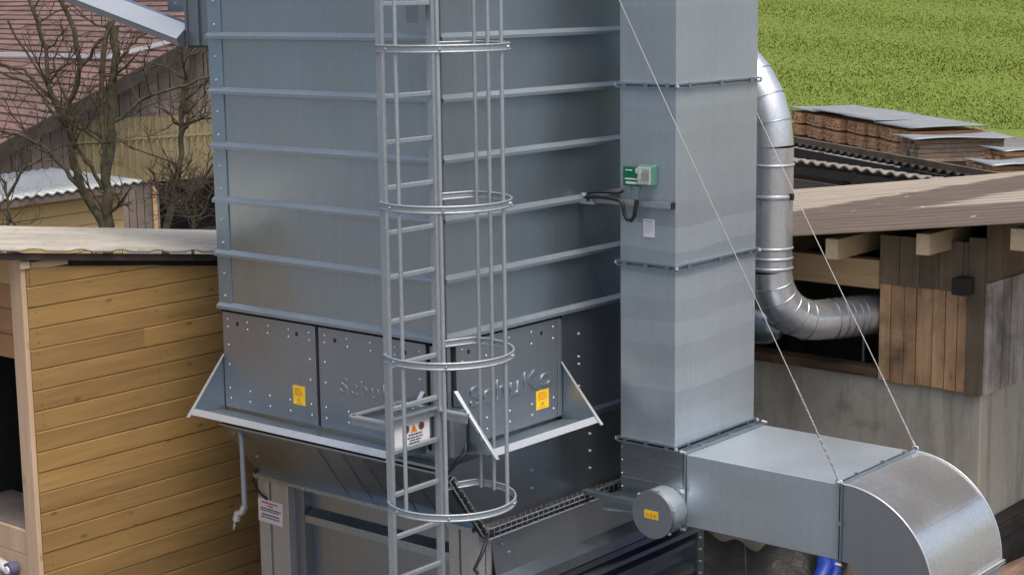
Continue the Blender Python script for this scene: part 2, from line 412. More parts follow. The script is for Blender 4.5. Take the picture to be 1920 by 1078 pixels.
# meadow slope: rises away from the lumber yard
E1 = Vector((math.cos(R(118)), math.sin(R(118)), 0)); E2 = Vector((E1.y, -E1.x, 0))
random.seed(3)
def hillz(s, t):
    return GZ + max(0, s-60)*.185 + .25*math.sin(t*.06+s*.03) * min(1, max(0, s-60)/8) + .12*math.sin(t*.21+1.3*math.sin(s*.13))*min(1, max(0, s-60)/8)
def hillp(s, t):
    p = CAM + E1*s + E2*t; return (p.x, p.y, hillz(s, t))
g = MB(); g.grid(lambda u, v: hillp(58.5+190*u, -22+120*v), 95, 60)
tag(g.build('meadow_slope', M['meadow']), kind='structure')
g = MB()
for i in range(120000):
    s = 59.5 + 40*random.random()**1.1; t = -8 + 20*random.random()
    p = Vector(hillp(s, t)); h = random.uniform(.025, .065)*(1+.25*math.sin(s*.9+t*.5)); w = random.uniform(.02, .05)
    a = random.uniform(0, math.pi); dx, dy = math.cos(a)*w, math.sin(a)*w
    lx, ly = random.uniform(-.06,.06), random.uniform(-.06,.06)
    tn = min(1, max(0, .5+.08*random.gauss(0,1)+.16*math.sin(t*.45+s*.16)+.12*math.sin(t*1.3+1.7*math.sin(s*.5))+.08*math.sin(t*3.1+2*math.sin(s*1.4))))
    g.add([(p.x-dx, p.y-dy, p.z-.02), (p.x+dx, p.y+dy, p.z-.02), (p.x+lx, p.y+ly, p.z+h)], [(0,1,2)], 0, tn)
tag(g.build('grass', M['blade']), 'bright green short meadow grass on the slope', 'grass', kind='stuff')
g = MB()
g.grid(lambda u, v: (-160-190*v + 60*math.sin(u*3), -160+420*u, GZ+ (30*v + 5*math.sin(u*17)*v + 3*math.sin(u*41)*v)), 60, 10)
tag(g.build('hills', M['farhill']), kind='structure')

# ------------------------------------------------------------------ filter silo
silo = thing('filter_silo', 'large galvanised steel box silo with horizontal ribs, relief panels and hopper', 'silo', (-1.13, 1.2, GZ))
LX, LY, D, RH = 2.265, 2.62, .04, .4
# wall sheets
w = MB(); w.box(-2.285, -D, D, D+.03, -2.0, 1.35); w.build('wall_sheet', M['sheet'], silo)
w = MB(); w.box(-D-.03, -D, D+.03, LY, -2.0, 1.35); w.build('wall_sheet', M['sheet_side'], silo)
w = MB(); w.box(-2.285, -D-.03, LY-.03, LY, -2.0, 1.35); w.build('wall_sheet', M['sheet'], silo)
w = MB(); w.box(-2.285, -2.255, D+.03, LY-.03, -2.0, 1.35); w.build('wall_sheet', M['sheet'], silo)
w = MB(); w.box(-2.32, .03, -.03, LY+.03, 1.35, 1.40); w.build('roof', M['sheet'], silo)
# left edge strip with bolts
w = MB(); w.box(-2.268, -2.13, .031, .0395, -2.0, 1.3)
for k in range(-4, 5):
    z0 = -k*RH
    for dz in (-.13, -.30): w.dome((-2.2, .031, z0+dz), (0,-1,0), .012, .012, 1)
w.build('edge_strip', [M['strip'], M['bolt']], silo, .002)
# ribs
prof = [(D, .050), (.004, .026), (.001, .022), (.001, 0), (.004, -.001), (.006, .018), (D, .040)]
for k in range(-3, 6):
    z0 = -k*RH
    w = MB(); w.prism(prof, lambda a, z, t: (t, a, z0+z), -LX-.01, -.072, 0, .5); w.build('rib', M['rib'], silo)
    w = MB(); w.prism(prof, lambda a, z, t: (-a, t, z0+z), .075, LY, 0, .5); w.build('rib', M['rib'], silo)
# corner post with narrow flanges
w = MB()
w.box(-.062, -.047, .047, .062, -3.3, 1.35); w.box(-.080, -.072, .015, .039, -2.0, 1.3); w.box(-.039, -.015, .072, .080, -2.0, 1.3)
for k in range(-3, 6): w.box(-.07, -.01, .01, .07, -k*RH+.036, -k*RH+.044)
w.build('corner_post', M['sheet_dark'], silo)
# bolted band behind the relief panels
w = MB(); w.box(-2.27, -.06, .075, .1, -2.86, -2.0); w.build('band_sheet', M['sheet_dark'], silo)
w = MB(); w.box(-.1, -.075, .1, LY, -2.86, -2.0)
w.box(-.0749, -.035, 1.345, LY, -2.775, -2.005)
for z in (-2.18, -2.352, -2.408, -2.574): w.dome((-.035, 1.543, z), (1,0,0), .012, .01, 1)
w.build('band_sheet', [M['sheet_dark'], M['bolt']], silo)
w = MB(); w.prism([(.04,.055),(-.02,.045),(-.022,.0),(.04,.0)], lambda a, z, t: (-a, t, -2.82+z), 1.345, LY); w.build('rib', M['sheet'], silo)

def lettering(txt, size, sx, parent, mtx, mat_, extr=.005):
    cu = bpy.data.curves.new('lettering', 'FONT'); cu.body = txt; cu.size = size; cu.extrude = extr; cu.bevel_depth = .003; cu.bevel_resolution = 1
    cu.space_character = 1.15
    tmp = bpy.data.objects.new('tmp', cu); scene.collection.objects.link(tmp)
    dg = bpy.context.evaluated_depsgraph_get()
    me = bpy.data.meshes.new_from_object(tmp.evaluated_get(dg)); bpy.data.objects.remove(tmp)
    me.transform(Matrix.Diagonal((sx, 1, 1, 1))); me.transform(mtx)
    off = root_of(parent).location; me.transform(Matrix.Translation(-off))
    me.materials.clear(); me.materials.append(mat_)
    o = bpy.data.objects.new('lettering', me); scene.collection.objects.link(o); o.parent = parent
    return o
def sticker(parent, org, ux, nrm, w, h):
    org, ux, nrm = Vector(org), Vector(ux), Vector(nrm); uz = Vector((0,0,1))
    s = MB()
    def slab(a0, a1, b0, b1, n0, n1, m):
        q = [org+ux*a+uz*b+nrm*n for n in (n0, n1) for (a, b) in ((a0,b0),(a1,b0),(a1,b1),(a0,b1))]
        s.add(q, [(3,2,1,0),(4,5,6,7),(0,1,5,4),(1,2,6,5),(2,3,7,6),(3,0,4,7)], m, .5)
    slab(0, w, 0, h, 0, .002, 0)
    for i in range(5):
        b = h*(.90-.09*i); slab(w*.15, w*random.uniform(.65,.88), b-.006, b, .002, .0035, 1)
    slab(w*.35, w*.62, h*.22, h*.36, .002, .0035, 1); slab(w*.25, w*.75, h*.10, h*.14, .002, .0035, 1)
    return s.build('warning_sticker', [M['yellow'], M['orange']], parent)

# relief panels
rp = []
for (x0, x1) in ((-2.238, -1.238), (-1.205, -.165)):
    w = MB(); w.box(x0, x1, .022, .05, -2.752, -2.022)
    nx = 5
    for i in range(nx):
        for z in (-2.075, -2.13, -2.60, -2.68):
            w.dome((x0+.06+(x1-x0-.12)*i/(nx-1)+random.uniform(-.004,.004), .022, z), (0,-1,0), .010, .006, 1)
    for z in (-2.27, -2.42):
        for x in (x0+.06, x1-.06): w.dome((x, .022, z), (0,-1,0), .010, .006, 1)
    for x in (x0+.17, x1-.19): w.dome((x, .022, -2.1), (0,-1,0), .017, .003, 2, 10)
    rp.append(w.build('relief_panel', [M['relief'], M['bolt'], M['black']], silo, .004))
w = MB(); w.box(-.05, -.022, .175, 1.315, -2.752, -2.022)
w.box(-.022, -.012, 1.27, 1.315, -2.745, -2.03)
for i in range(5):
    for z in (-2.075, -2.16, -2.60, -2.68):
        w.dome((-.022, .235+.99*i/4, z), (1,0,0), .010, .006, 1)
for y in (.30, 1.09): w.dome((-.022, y, -2.1), (1,0,0), .017, .003, 2, 10)
rp.append(w.build('relief_panel', [M['relief'], M['bolt'], M['black']], silo, .004))
sticker(rp[0], (-1.485, .022, -2.622), (1,0,0), (0,-1,0), .125, .14)
sticker(rp[2], (-.022, 1.022, -2.655), (0,1,0), (1,0,0), .145, .14)
mtx = Matrix.Translation((-.024, .30, -2.49)) @ Matrix(((0,0,1,0),(1,0,0,0),(0,1,0,0),(0,0,0,1)))
lettering('SchuKo', .20, 1.3, rp[2], mtx, M['relief'], .010)
mtx = Matrix.Translation((-1.0, .024, -2.47)) @ Matrix(((1,0,0,0),(0,0,-1,0),(0,1,0,0),(0,0,0,1)))
lettering('SchuKo', .16, 1.15, rp[1], mtx, M['relief'], .003)
# near-black strips in the gaps round the panels
w = MB(); w.box(-2.262, -2.238, .04, .074, -2.76, -2.0); w.box(-1.238, -1.205, .045, .074, -2.76, -2.0); w.box(-.165, -.14, .04, .074, -2.76, -2.0)
w.box(-2.262, -.14, .035, .074, -2.022, -2.003); w.box(-.074, -.045, .13, .175, -2.76, -2.0); w.box(-.074, -.036, .13, 1.34, -2.022, -2.003)
w.box(-.074, -.035, 1.315, 1.345, -2.76, -2.0)
w.build('gap_strip', M['gap'], silo)
for (x0, x1, y0, y1) in ((-.132,-.092,.032,.0395), (-.0395,-.032,.092,.126)):
    w = MB(); w.box(x0, x1, y0, y1, -2.76, -2.03); w.build('panel_post', M['relief'], silo)
# deflectors below the panels
def deflector(f, a0, a1):      # f(a, d, z): a along the face, d out of the face
    dp = MB()
    def slab(pts, th, m=0):
        n = (Vector(pts[1])-Vector(pts[0])).cross(Vector(pts[2])-Vector(pts[0])).normalized()*th
        k = len(pts); q = [Vector(p) for p in pts] + [Vector(p)+n for p in pts]
        dp.add(q, [list(range(k-1,-1,-1)), list(range(k,2*k))] + [(i,(i+1)%k,(i+1)%k+k,i+k) for i in range(k)], m, .5)
    slab([f(a0,-.02,-2.775), f(a1,-.02,-2.775), f(a1,.29,-2.735), f(a0,.29,-2.735)], .004)
    root = dp.build('deflector', M['sheet'], silo)
    dp = MB()
    slab([f(a0,.322,-2.750), f(a1,.322,-2.750), f(a1,.288,-2.712), f(a0,.288,-2.712)], .005)
    slab([f(a0,.288,-2.712), f(a1,.288,-2.712), f(a1,.27,-2.73), f(a0,.27,-2.73)], .004)
    dp.build('lip', M['lip'], root)
    for a in (a0, a1):
        dp = MB(); slab([f(a,-.02,-2.36), f(a,-.02,-2.77), f(a,.30,-2.735)], .004); ck = dp.build('cheek', M['sheet'], root)
        dp = MB(); e = .028 if a == a1 else -.028
        dp.add([f(a,-.02,-2.352), f(a-e,-.01,-2.352), f(a-e,.345,-2.765), f(a,.345,-2.765),
                f(a,-.02,-2.346), f(a-e,-.01,-2.346), f(a-e,.355,-2.762), f(a,.355,-2.762)],
               [(0,1,2,3),(7,6,5,4),(0,4,5,1),(1,5,6,2),(2,6,7,3),(3,7,4,0)], 0, .5)
        dp.build('rim', M['lip'], ck)
deflector(lambda a, d, z: (a, -d, z), -2.245, -.175)
deflector(lambda a, d, z: (d, a, z), .14, 1.325)
# rim flange above the hopper
w = MB(); w.box(-2.275, -.05, -.015, .07, -2.866, -2.846); w.box(-2.275, -.05, -.02, .07, -2.896, -2.882); w.box(-2.27, -.05, .0, .07, -2.882, -2.866, 1)
w.build('rim_flange', [M['sheet'], M['gap']], silo)
# hopper (left side slopes in, right side upright)
w = MB()
w.add([(-2.25,0,-2.896),(0,0,-2.86),(0,.33,-3.345),(-2.25,.33,-3.345)], [(0,3,2,1)], 0, .4)
w.add([(0,0,-2.86),(0,LY+.3,-2.80),(0,LY+.3,-3.40),(0,.33,-3.345)], [(0,3,2,1)], 0, .5)
w.add([(-2.25,0,-2.896),(-2.25,.33,-3.345),(-2.25,LY,-3.345),(-2.25,LY,-2.896)], [(0,1,2,3)], 0, .5)
w.add([(-2.25,0,-2.896),(0,0,-2.86),(0,LY+.3,-2.80),(-2.25,LY,-2.896)], [(0,1,2,3)], 0, .5)
for x in (-1.25, -1.0, -.78, -.56, -.34, -.16):
    w.bar((x, .02, -2.93), (x, .318, -3.335), .005, .008, 0, (0,-1,.5))
for (y, z) in ((1.627,-2.95),(1.627,-3.082),(1.625,-3.214),(.937,-3.074),(.937,-3.209),(2.2,-2.95),(2.2,-3.1)):
    w.dome((0, y, z), (1,0,0), .013, .012, 1)
for x in (-2.19, -2.15, -2.1):
    w.dome((x, .05+(x+2.19)*1.6, -2.96-(x+2.19)*2.2), (0,-1,-.6), .012, .012, 1)
w.build('hopper', [M['sheet_dark'], M['bolt']], silo)
w = MB(); w.prism([(.0,-3.30),(-.055,-3.345),(-.055,-3.375),(.0,-3.375)], lambda a, z, t: (t, .335+a, z), -2.26, .0)
for i in range(14): w.dome((-2.15+i*.155, .28, -3.36), (0,-1,0), .011, .012, 1)
w.build('hopper_rail', [M['sheet'], M['bolt']], silo)
# base frame
def cpost(x0, x1, y0, z0=GZ, z1=-3.376):
    w = MB(); q = (x1-x0)
    w.box(x0, x1, y0, y0+.06, z0, z1); w.box(x0, x0+q*.36, y0-.022, y0, z0, z1); w.box(x0+q*.44, x1, y0-.022, y0, z0, z1)
    return w
cpost(-2.26, -1.92, .35).build('base_post', M['profile'], silo, .004)
w = cpost(-.265, -.005, .35); w.box(-.0049, .012, .33, .40, GZ, -3.376); w.box(-.0049, .012, .415, .47, GZ, -3.376)
w.build('base_post', M['profile'], silo, .004)
w = MB(); w.box(-1.9199, -.2651, .44, .47, GZ, -3.376); w.box(-1.9199, -1.81, .40, .4399, GZ, -3.376); w.box(-1.80, -1.775, .36, .4399, GZ, -3.376)
w.build('base_sheet', M['sheet_dark'], silo)
w = MB(); w.prism([(.44,-3.555),(.36,-3.60),(.36,-3.66),(.44,-3.66)], lambda a, z, t: (t, a, z), -1.77, -.27)
for i in range(9): w.dome((-1.7+i*.165, .36, -3.63), (0,-1,0), .01, .01, 1)
w.build('base_rail', [M['sheet'], M['bolt']], silo)
w = MB(); w.prism([(.44,-4.10),(.37,-4.14),(.37,-4.2),(.44,-4.2)], lambda a, z, t: (t, a, z), -1.77, -.27); w.build('base_rail', M['sheet'], silo)
# right side of the base
w = MB(); w.add([(.0,.47,-3.42),(.0,2.94,-3.42),(.06,2.94,-3.80),(.06,.47,-3.80)], [(0,3,2,1)], 0, .5)
w.box(-.05, .03, .47, 2.94, GZ, -3.80)
for (y, z) in ((.56,-3.52),(.64,-3.60),(.72,-3.70)): w.dome((.025, y, z), (1,0,0), .012, .012, 1)
w.build('base_sheet', [M['sheet_dark'], M['bolt']], silo)
for i, (z, d, h) in enumerate(((-3.80,.13,.05), (-3.90,.09,.03), (-3.98,.115,.022), (-4.08,.10,.022), (-4.30,.11,.03))):
    w = MB(); w.prism([(.0,z+h*1.5),(d,z+h*.6),(d,z-h),(.0,z-h)], lambda a, zz, t: (.031+a, t, zz), .475, 2.9)
    w.build('base_rail', M['sheet'] if i in (0,2) else M['sheet_dark'], silo)
w = MB(); w.box(.031, .16, 2.84, 2.935, GZ, -3.99)
for i in range(6): w.dome((.16, 2.88, -4.05-i*.1), (1,0,0), .012, .01, 1)
w.build('base_post', [M['sheet_dark'], M['bolt']], silo)
# head box and inlet on the left side
w = MB(); w.box(-2.76, -2.29, .25, 1.0, -.06, 1.2); w.box(-2.785, -2.76, .24, 1.0, -.08, 1.2); w.box(-2.64, -2.62, .235, .25, -.06, 1.2)
for z in (.02, .15, .3): w.dome((-2.5, .25, z), (0,-1,0), .012, .012, 1)
w.build('inlet_box', [M['sheet_dark'], M['bolt']], silo)
w = MB(); w.box(-3.3, -2.79, .5, 1.4, .19, 1.2)
for x in (-3.2, -3.0, -2.85): w.dome((x, .5, .25), (0,-1,0), .012, .012, 1)
w.build('filter_box', [M['sheet_dark'], M['bolt']], silo)
# drain pipe with coupling
w = MB(); w.tube([(-2.13,.06,-2.93),(-2.082,.03,-2.99),(-2.08,.03,-3.1),(-2.08,.03,-3.49),(-2.085,.03,-3.53)], .021, 10)
dp = w.build('drain_pipe', M['zinc'], silo)
w = MB(); w.tube([(-2.083,.03,-3.51),(-2.10,.02,-3.56),(-2.14,.01,-3.575)], .027, 10); w.tube([(-2.14,.01,-3.56),(-2.155,.005,-3.63)], [.026,.030], 10)
w.tube([(-2.15,0,-3.62),(-2.165,-.01,-3.66),(-2.16,-.02,-3.70),(-2.15,-.01,-3.66)], .008, 6)
w.build('coupling', M['pipe'], dp)

# notice board on the left post
nb = thing('notice_board', 'white notice board with red and grey text on the left base post', 'sign', (-2.13, .32, -3.75))
def notice(parent, org, ux, uz, nrm, w_, h_, lines, plate_m, inks, th=.006):
    org, ux, uz, nrm = Vector(org), Vector(ux).normalized(), Vector(uz).normalized(), Vector(nrm).normalized()
    def slab(s, a0, a1, b0, b1, n0, n1, m=0):
        q = [org+ux*a+uz*b+nrm*n for n in (n0, n1) for (a, b) in ((a0,b0),(a1,b0),(a1,b1),(a0,b1))]
        s.add(q, [(3,2,1,0),(4,5,6,7),(0,1,5,4),(1,2,6,5),(2,3,7,6),(3,0,4,7)], m, .5)
    s = MB(); slab(s, 0, w_, 0, h_, 0, th); s.build('plate', plate_m, parent)
    s = MB()
    for (a0, a1, b, hh, m) in lines:
        a = a0*w_
        while a < a1*w_-.004:
            L_ = min(random.uniform(.012,.035)*w_/.27, a1*w_-a); slab(s, a, a+L_, b*h_-hh*h_/2, b*h_+hh*h_/2, th, th+.0015, m); a += L_+.005
    s.build('printing', inks, parent)
notice(nb, (-2.258, .326, -3.725), (1,0,-.03), (.02,0,1), (0,-1,0), .275, .185,
       [(.15,.8,.86,.07,0),(.40,.6,.74,.06,0),(.1,.93,.60,.06,1),(.1,.88,.51,.05,1),(.16,.86,.34,.07,1),(.12,.9,.22,.06,1)], M['pink'], [M['inkred'], M['inkblue']])

# ------------------------------------------------------------------ caged ladder
lad = thing('caged_ladder', 'galvanised caged ladder standing out from the silo corner', 'ladder', (.02, -.29, GZ))
YL, YR, XL = -.525, -.06, .015
for y in (YL, YR):
    w = MB(); w.box(XL-.028, XL+.028, y-.014, y+.014, GZ, 1.6); w.build('stringer', M['zinc'], lad, .005)
for k in range(-5, 15):
    z = -.615-.2875*(k)
    if z > GZ+.2 and z < 1.5:
        w = MB(); w.box(XL-.016, XL+.016, YL+.0145, YR-.0145, z-.015, z+.015); w.build('rung', M['zinc'], lad, .004)
CX, CY, CR = .245, -.2, .425
def hoop_path(n=44):
    pts = [(XL+.012, YL-.02)]
    for i in range(n+1):
        a = R(234+(468-234)*i/n); pts.append((CX+CR*math.cos(a), CY+CR*math.sin(a)))
    pts.append((XL+.012, YR+.022)); return pts
for z in (-2.97, -1.988, -1.005, -.025, .95):
    w = MB(); P_ = hoop_path()
    w.tube([(x, y, z+.019) for x, y in P_], .0075, 6); w.tube([(x, y, z-.019) for x, y in P_], .0075, 6)
    vs = []; 
    for (x, y) in P_: vs += [(x, y, z+.019), (x, y, z-.019)]
    w.add(vs, [(2*i, 2*i+1, 2*i+3, 2*i+2) for i in range(len(P_)-1)], 0, .5, True)
    for a in (258, 310, 385, 425, 455): w.dome((CX+(CR)*math.cos(R(a)), CY+CR*math.sin(R(a)), z), (math.cos(R(a)), math.sin(R(a)), 0), .012, .012)
    w.build('hoop', M['zinc'], lad)
for a in (268, 308, 374, 447, 462):
    x, y = CX+(CR-.012)*math.cos(R(a)), CY+(CR-.012)*math.sin(R(a))
    w = MB(); w.tube([(x, y, -3.0), (x, y, 1.6)], .0135, 8); w.build('cage_bar', M['zinc'], lad)
# brackets
w = MB()
for (p, q) in (((-.36,-.50,-2.44),(.0,-.50,-2.44)), ((-.36,-.50,-2.44),(-.36,.0,-2.44)), ((-.34,-.055,-2.43),(.27,-.055,-2.43)), ((.0,-.53,-2.41),(.0,-.05,-2.41))):
    w.bar(p, q, .05, .012); w.bar(Vector(p)-Vector((0,0,.03)), Vector(q)-Vector((0,0,.03)), .008, .055)
w.box(-.06, .02, -.13, .02, -2.425, -2.415)
w.build('bracket', M['zinc'], lad)
w = MB(); w.box(-.10, .0, -.16, -.148, .12, .34); w.box(-.05, .01, -.52, -.06, .30, .34); w.box(-.03, .0, -.45, -.06, .36, .39)
w.build('bracket', M['sheet_dark'], lad)
w = MB(); w.box(-.035, .11, -.02, .12, -2.76, -2.45); w.box(.0, .10, .02, .1201, -2.71, -2.65)
w.build('bracket', M['sheet_dark'], lad, .006)
# warning sign hung on the ladder
ws = thing('warning_sign', 'white warning sign with three hazard pictograms hanging behind the ladder rungs', 'sign', (-.03, -.28, -2.62))
w = MB(); w.box(-.055, -.022, -.49, -.07, -2.665, -2.40); w.build('backing', M['sheet_dark'], ws, .004)
notice(ws, (-.0219, -.45, -2.64), (0,1,0), (0,0,1), (1,0,0), .34, .225,
       [(.3,.85,.92,.05,0),(.35,.7,.83,.04,0),(.40,.78,.36,.05,0),(.36,.8,.27,.04,0),(.42,.75,.19,.04,0),(.4,.7,.11,.04,0)], M['white'], [M['ink']], .005)
s = MB()
for i, (yy, mm_) in enumerate(((-.335,1),(-.265,0),(-.19,1))):
    if mm_ == 0: s.add([(-.0160,yy-.034,-2.545),(-.0160,yy+.034,-2.545),(-.0160,yy,-2.485)], [(0,1,2)], 0, .5)
    else: s.dome((-.0168, yy, -2.515), (1,0,0), .030, .001, 2, 14); s.dome((-.0158, yy, -2.515), (1,0,0), .020, .001, 1, 14)
s.box(-.0159, -.0150, -.269, -.261, -2.536, -2.505, 1)
s.build('pictogram', [M['orange'], M['ink'], M['inkred']], ws)

# ------------------------------------------------------------------ cable trays and cables
def tray(name, label, p0, p1, up, out, h, d):
    p0, p1, up, out = Vector(p0), Vector(p1), Vector(up).normalized(), Vector(out).normalized()
    t = thing(name, label, 'cable tray', p0)
    w = MB(); n = max(4, int((p1-p0).length/.06))
    for q in (0, .5, 1): w.tube([p0+up*h*q+out*d, p1+up*h*q+out*d], .0045, 5)
    for q in (.33, .8): w.tube([p0+out*d*q, p1+out*d*q], .0045, 5)
    for i in range(n+1):
        b = p0+(p1-p0)*(i/n); w.tube([b+up*h*1.02, b+out*.004, b+out*d, b+out*d+up*h*1.02], .0035, 5)
    w.build('wire_basket', M['zinc'], t)
    w = MB()
    for j in range(6):
        o = out*d*(.15+.14*j) + up*h*(.12+.16*(j % 3)); k = [p0 + (p1-p0)*(i/8) + o + up*random.uniform(-.006,.006) for i in range(9)]
        w.tube(k, .015, 6)
    w.build('cable', M['black'], t)
tray('cable_tray', 'wire cable tray with black cables along the hopper foot on the right side', (.012,.36,-3.43), (.012,2.3,-3.44), (0,0,1), (1,0,0), .075, .07)
tray('cable_tray', 'short sloping wire cable tray down the hopper corner edge', (.02,.0,-2.93), (.02,.34,-3.40), (0,.82,.57), (1,-.3,0), .05, .05)
w = MB(); w.tube([(.09,.33,-3.39),(.13,.27,-3.42),(.14,.2,-3.5),(.12,.16,-3.58),(.15,.17,-3.61)], .013, 8)
tag(w.build('hanging_cable', M['black']), 'black cable end drooping below the cable tray corner', 'cable')
w = MB(); w.tube([(.10,.12,-2.68),(.13,.08,-2.74),(.09,.03,-2.80),(.04,-.03,-2.90),(.04,.0,-2.97)], .012, 8)
tag(w.build('hanging_cable', M['black']), 'black cable running from the corner cover into the sloping tray', 'cable')
w = MB(); w.tube([(-2.24,.30,-3.30),(-2.26,.28,-3.4),(-2.22,.31,-3.5),(-2.15,.32,-3.54)], .010, 6)
tag(w.build('hanging_cable', M['black']), 'thin black cable behind the white notice board', 'cable')

# ------------------------------------------------------------------ exhaust duct
duct = thing('exhaust_duct', 'tall rectangular galvanised duct tower turning into a horizontal duct with elbow', 'duct', (.55, 2.1, GZ))
X0, X1, Y0, Y1 = .305, .79, 1.6, 2.655
zs = [1.5, .93, -.345, -1.617, -2.925]
for a, b in zip(zs[:-1], zs[1:]):
    w = MB(); w.box(X0, X1, Y0, Y1, b+.002, a-.002); w.build('riser_section', M['duct'], duct, .006)
for z in zs[1:]:
    w = MB()
    for dz in (.008, -.018):
        w.box(X0-.022, X1+.022, Y0-.022, Y0-.0005, z+dz-.006, z+dz+.006); w.box(X0-.022, X1+.022, Y1+.0005, Y1+.022, z+dz-.006, z+dz+.006)
        w.box(X0-.022, X0-.0005, Y0-.0005, Y1+.0005, z+dz-.006, z+dz+.006); w.box(X1+.0005, X1+.022, Y0-.0005, Y1+.0005, z+dz-.006, z+dz+.006)
    for q in (.12, .5, .88):
        w.box(X0+(X1-X0)*q-.016, X0+(X1-X0)*q+.016, Y0-.03, Y0-.0225, z-.026, z+.018)
        w.box(X1+.0225, X1+.03, Y0+(Y1-Y0)*q-.016, Y0+(Y1-Y0)*q+.016, z-.026, z+.018)
    for (x, y) in ((X0-.03, Y0-.01), (X1+.025, Y1+.01), (X1+.02, Y0-.02)): w.dome((x, y, z-.01), (0,0,1), .016, .02, 1)
    w.build('flange', [M['sheet'], M['bolt']], duct)
w = MB(); w.box(X0, .862, Y0, Y1, -3.475, -2.947)
for z in (-3.06, -3.215): w.bar((X0+.01, Y0, z), (.85, Y0, z), .008, .010)
for i in range(5): w.dome((X0+.014, Y0, -2.99-i*.1), (0,-1,0), .009, .008, 1)
w.build('junction_box', [M['sheet_dark'], M['bolt']], duct, .004)
w = MB(); w.box(.885, 2.12, Y0, Y1, -3.488, -2.957); w.build('horizontal_section', M['duct'], duct, .006)
for x in (.862, 2.121):
    w = MB()
    for dx in (.0, .016):
        w.box(x+dx, x+dx+.007, Y0-.022, Y1+.022, -2.957, -2.933); w.box(x+dx, x+dx+.007, Y0-.022, Y1+.022, -3.512, -3.488)
        w.box(x+dx, x+dx+.007, Y0-.022, Y0-.0005, -3.488, -2.957); w.box(x+dx, x+dx+.007, Y1+.0005, Y1+.022, -3.488, -2.957)
    for q in (.2, .55, .85): w.box(x-.006, x+.03, Y0+(Y1-Y0)*q-.015, Y0+(Y1-Y0)*q+.015, -2.932, -2.924)
    for z in (-3.22,): w.box(x-.006, x+.03, Y0-.03, Y0-.0225, z-.015, z+.015)
    for (y, z) in ((Y0-.02,-2.94),(Y1+.02,-2.94),(Y0-.02,-3.51)): w.dome((x-.008, y, z), (1,0,0), .016, .04, 1)
    w.build('flange', [M['sheet'], M['bolt']], duct)
ECX, ECZ, RO, RI = 2.146, -3.617, .66, .13
w = MB(); n = 28
for (rr, m_) in ((RO, 0),):
    w.grid(lambda u, v: (ECX+rr*math.sin(u*math.pi/2), Y0+(Y1-Y0)*v, ECZ+rr*math.cos(u*math.pi/2)), n, 1)
w.grid(lambda u, v: (ECX+RI*math.sin(u*math.pi/2), Y1+(Y0-Y1)*v, ECZ+RI*math.cos(u*math.pi/2)), n, 1)
back = w.build('elbow', M['elbow'], duct)
for y in (Y0, Y1):
    w = MB(); o = []
    vs = []
    for i in range(n+1):
        a = i/n*math.pi/2
        vs += [(ECX+RO*math.sin(a), y, ECZ+RO*math.cos(a)), (ECX+RI*math.sin(a), y, ECZ+RI*math.cos(a))]
    w.add(vs, [(2*i, 2*i+1, 2*i+3, 2*i+2) if y == Y0 else (2*i, 2*i+2, 2*i+3, 2*i+1) for i in range(n)], 0, .5)
    w.build('elbow_cheek', M['relief'] if y == Y0 else M['duct'], duct)
    w = MB(); w.tube([(ECX+(RO+.002)*math.sin(i/n*math.pi/2), y+(.006 if y == Y0 else -.006), ECZ+(RO+.002)*math.cos(i/n*math.pi/2)) for i in range(n+1)], .008, 6)
    w.build('elbow_seam', M['lip'], duct)
w = MB(); a = R(50)
w.bar((ECX+RO*math.sin(a), Y0+.015, ECZ+RO*math.cos(a)), (ECX+RO*math.sin(a), Y1-.015, ECZ+RO*math.cos(a)), .018, .006, 0, (math.sin(a),0,math.cos(a)))
w.build('elbow_seam', M['elbow'], duct)
w = MB(); w.box(ECX+RI, ECX+RO, Y0, Y1, GZ, ECZ-.03); w.build('down_section', M['duct'], duct, .006)
w = MB()
for dz in (0, -.018):
    w.box(ECX+RI-.02, ECX+RO+.024, Y0-.024, Y1+.024, ECZ-.012+dz, ECZ-.005+dz)
w.build('flange', M['lip'], duct)
# round damper on the duct
dam = thing('damper_housing', 'round grey damper housing with yellow sticker on the duct foot', 'damper', (.755, 1.5, -3.56))
w = MB(); w.tube([(.745,1.40,-3.375),(.745,1.56,-3.375),(.745,1.598,-3.375)], [.172,.172,.15], 40); w.build('housing', M['duct'], dam)
w = MB(); w.tube([(.745,1.375,-3.375),(.745,1.40,-3.375)], [.174,.178], 40)
for i in range(6):
    a = i*1.047+.3; w.dome((.745+.183*math.cos(a), 1.41, -3.375+.183*math.sin(a)), (0,-1,0), .010, .02, 1)
cv = w.build('cover', [M['relief'], M['bolt']], dam)
s = MB(); s.box(.68,.80,1.3725,1.3745,-3.405,-3.345); s.box(.735,.75,1.371,1.3724,-3.392,-3.362,1); s.box(.695,.725,1.371,1.3724,-3.388,-3.366,1); s.box(.757,.79,1.371,1.3724,-3.388,-3.366,1)
s.build('warning_sticker', [M['yellow'], M['orange']], cv)
w = MB(); w.box(.07, .60, 1.46, 1.50, -3.37, -3.325); w.box(.07, .60, 1.44, 1.4595, -3.335, -3.325)
w.tube([(.22,1.5,-3.45),(.6,1.5,-3.42)], .015, 8); w.build('support_arm', M['sheet'], dam, .003)

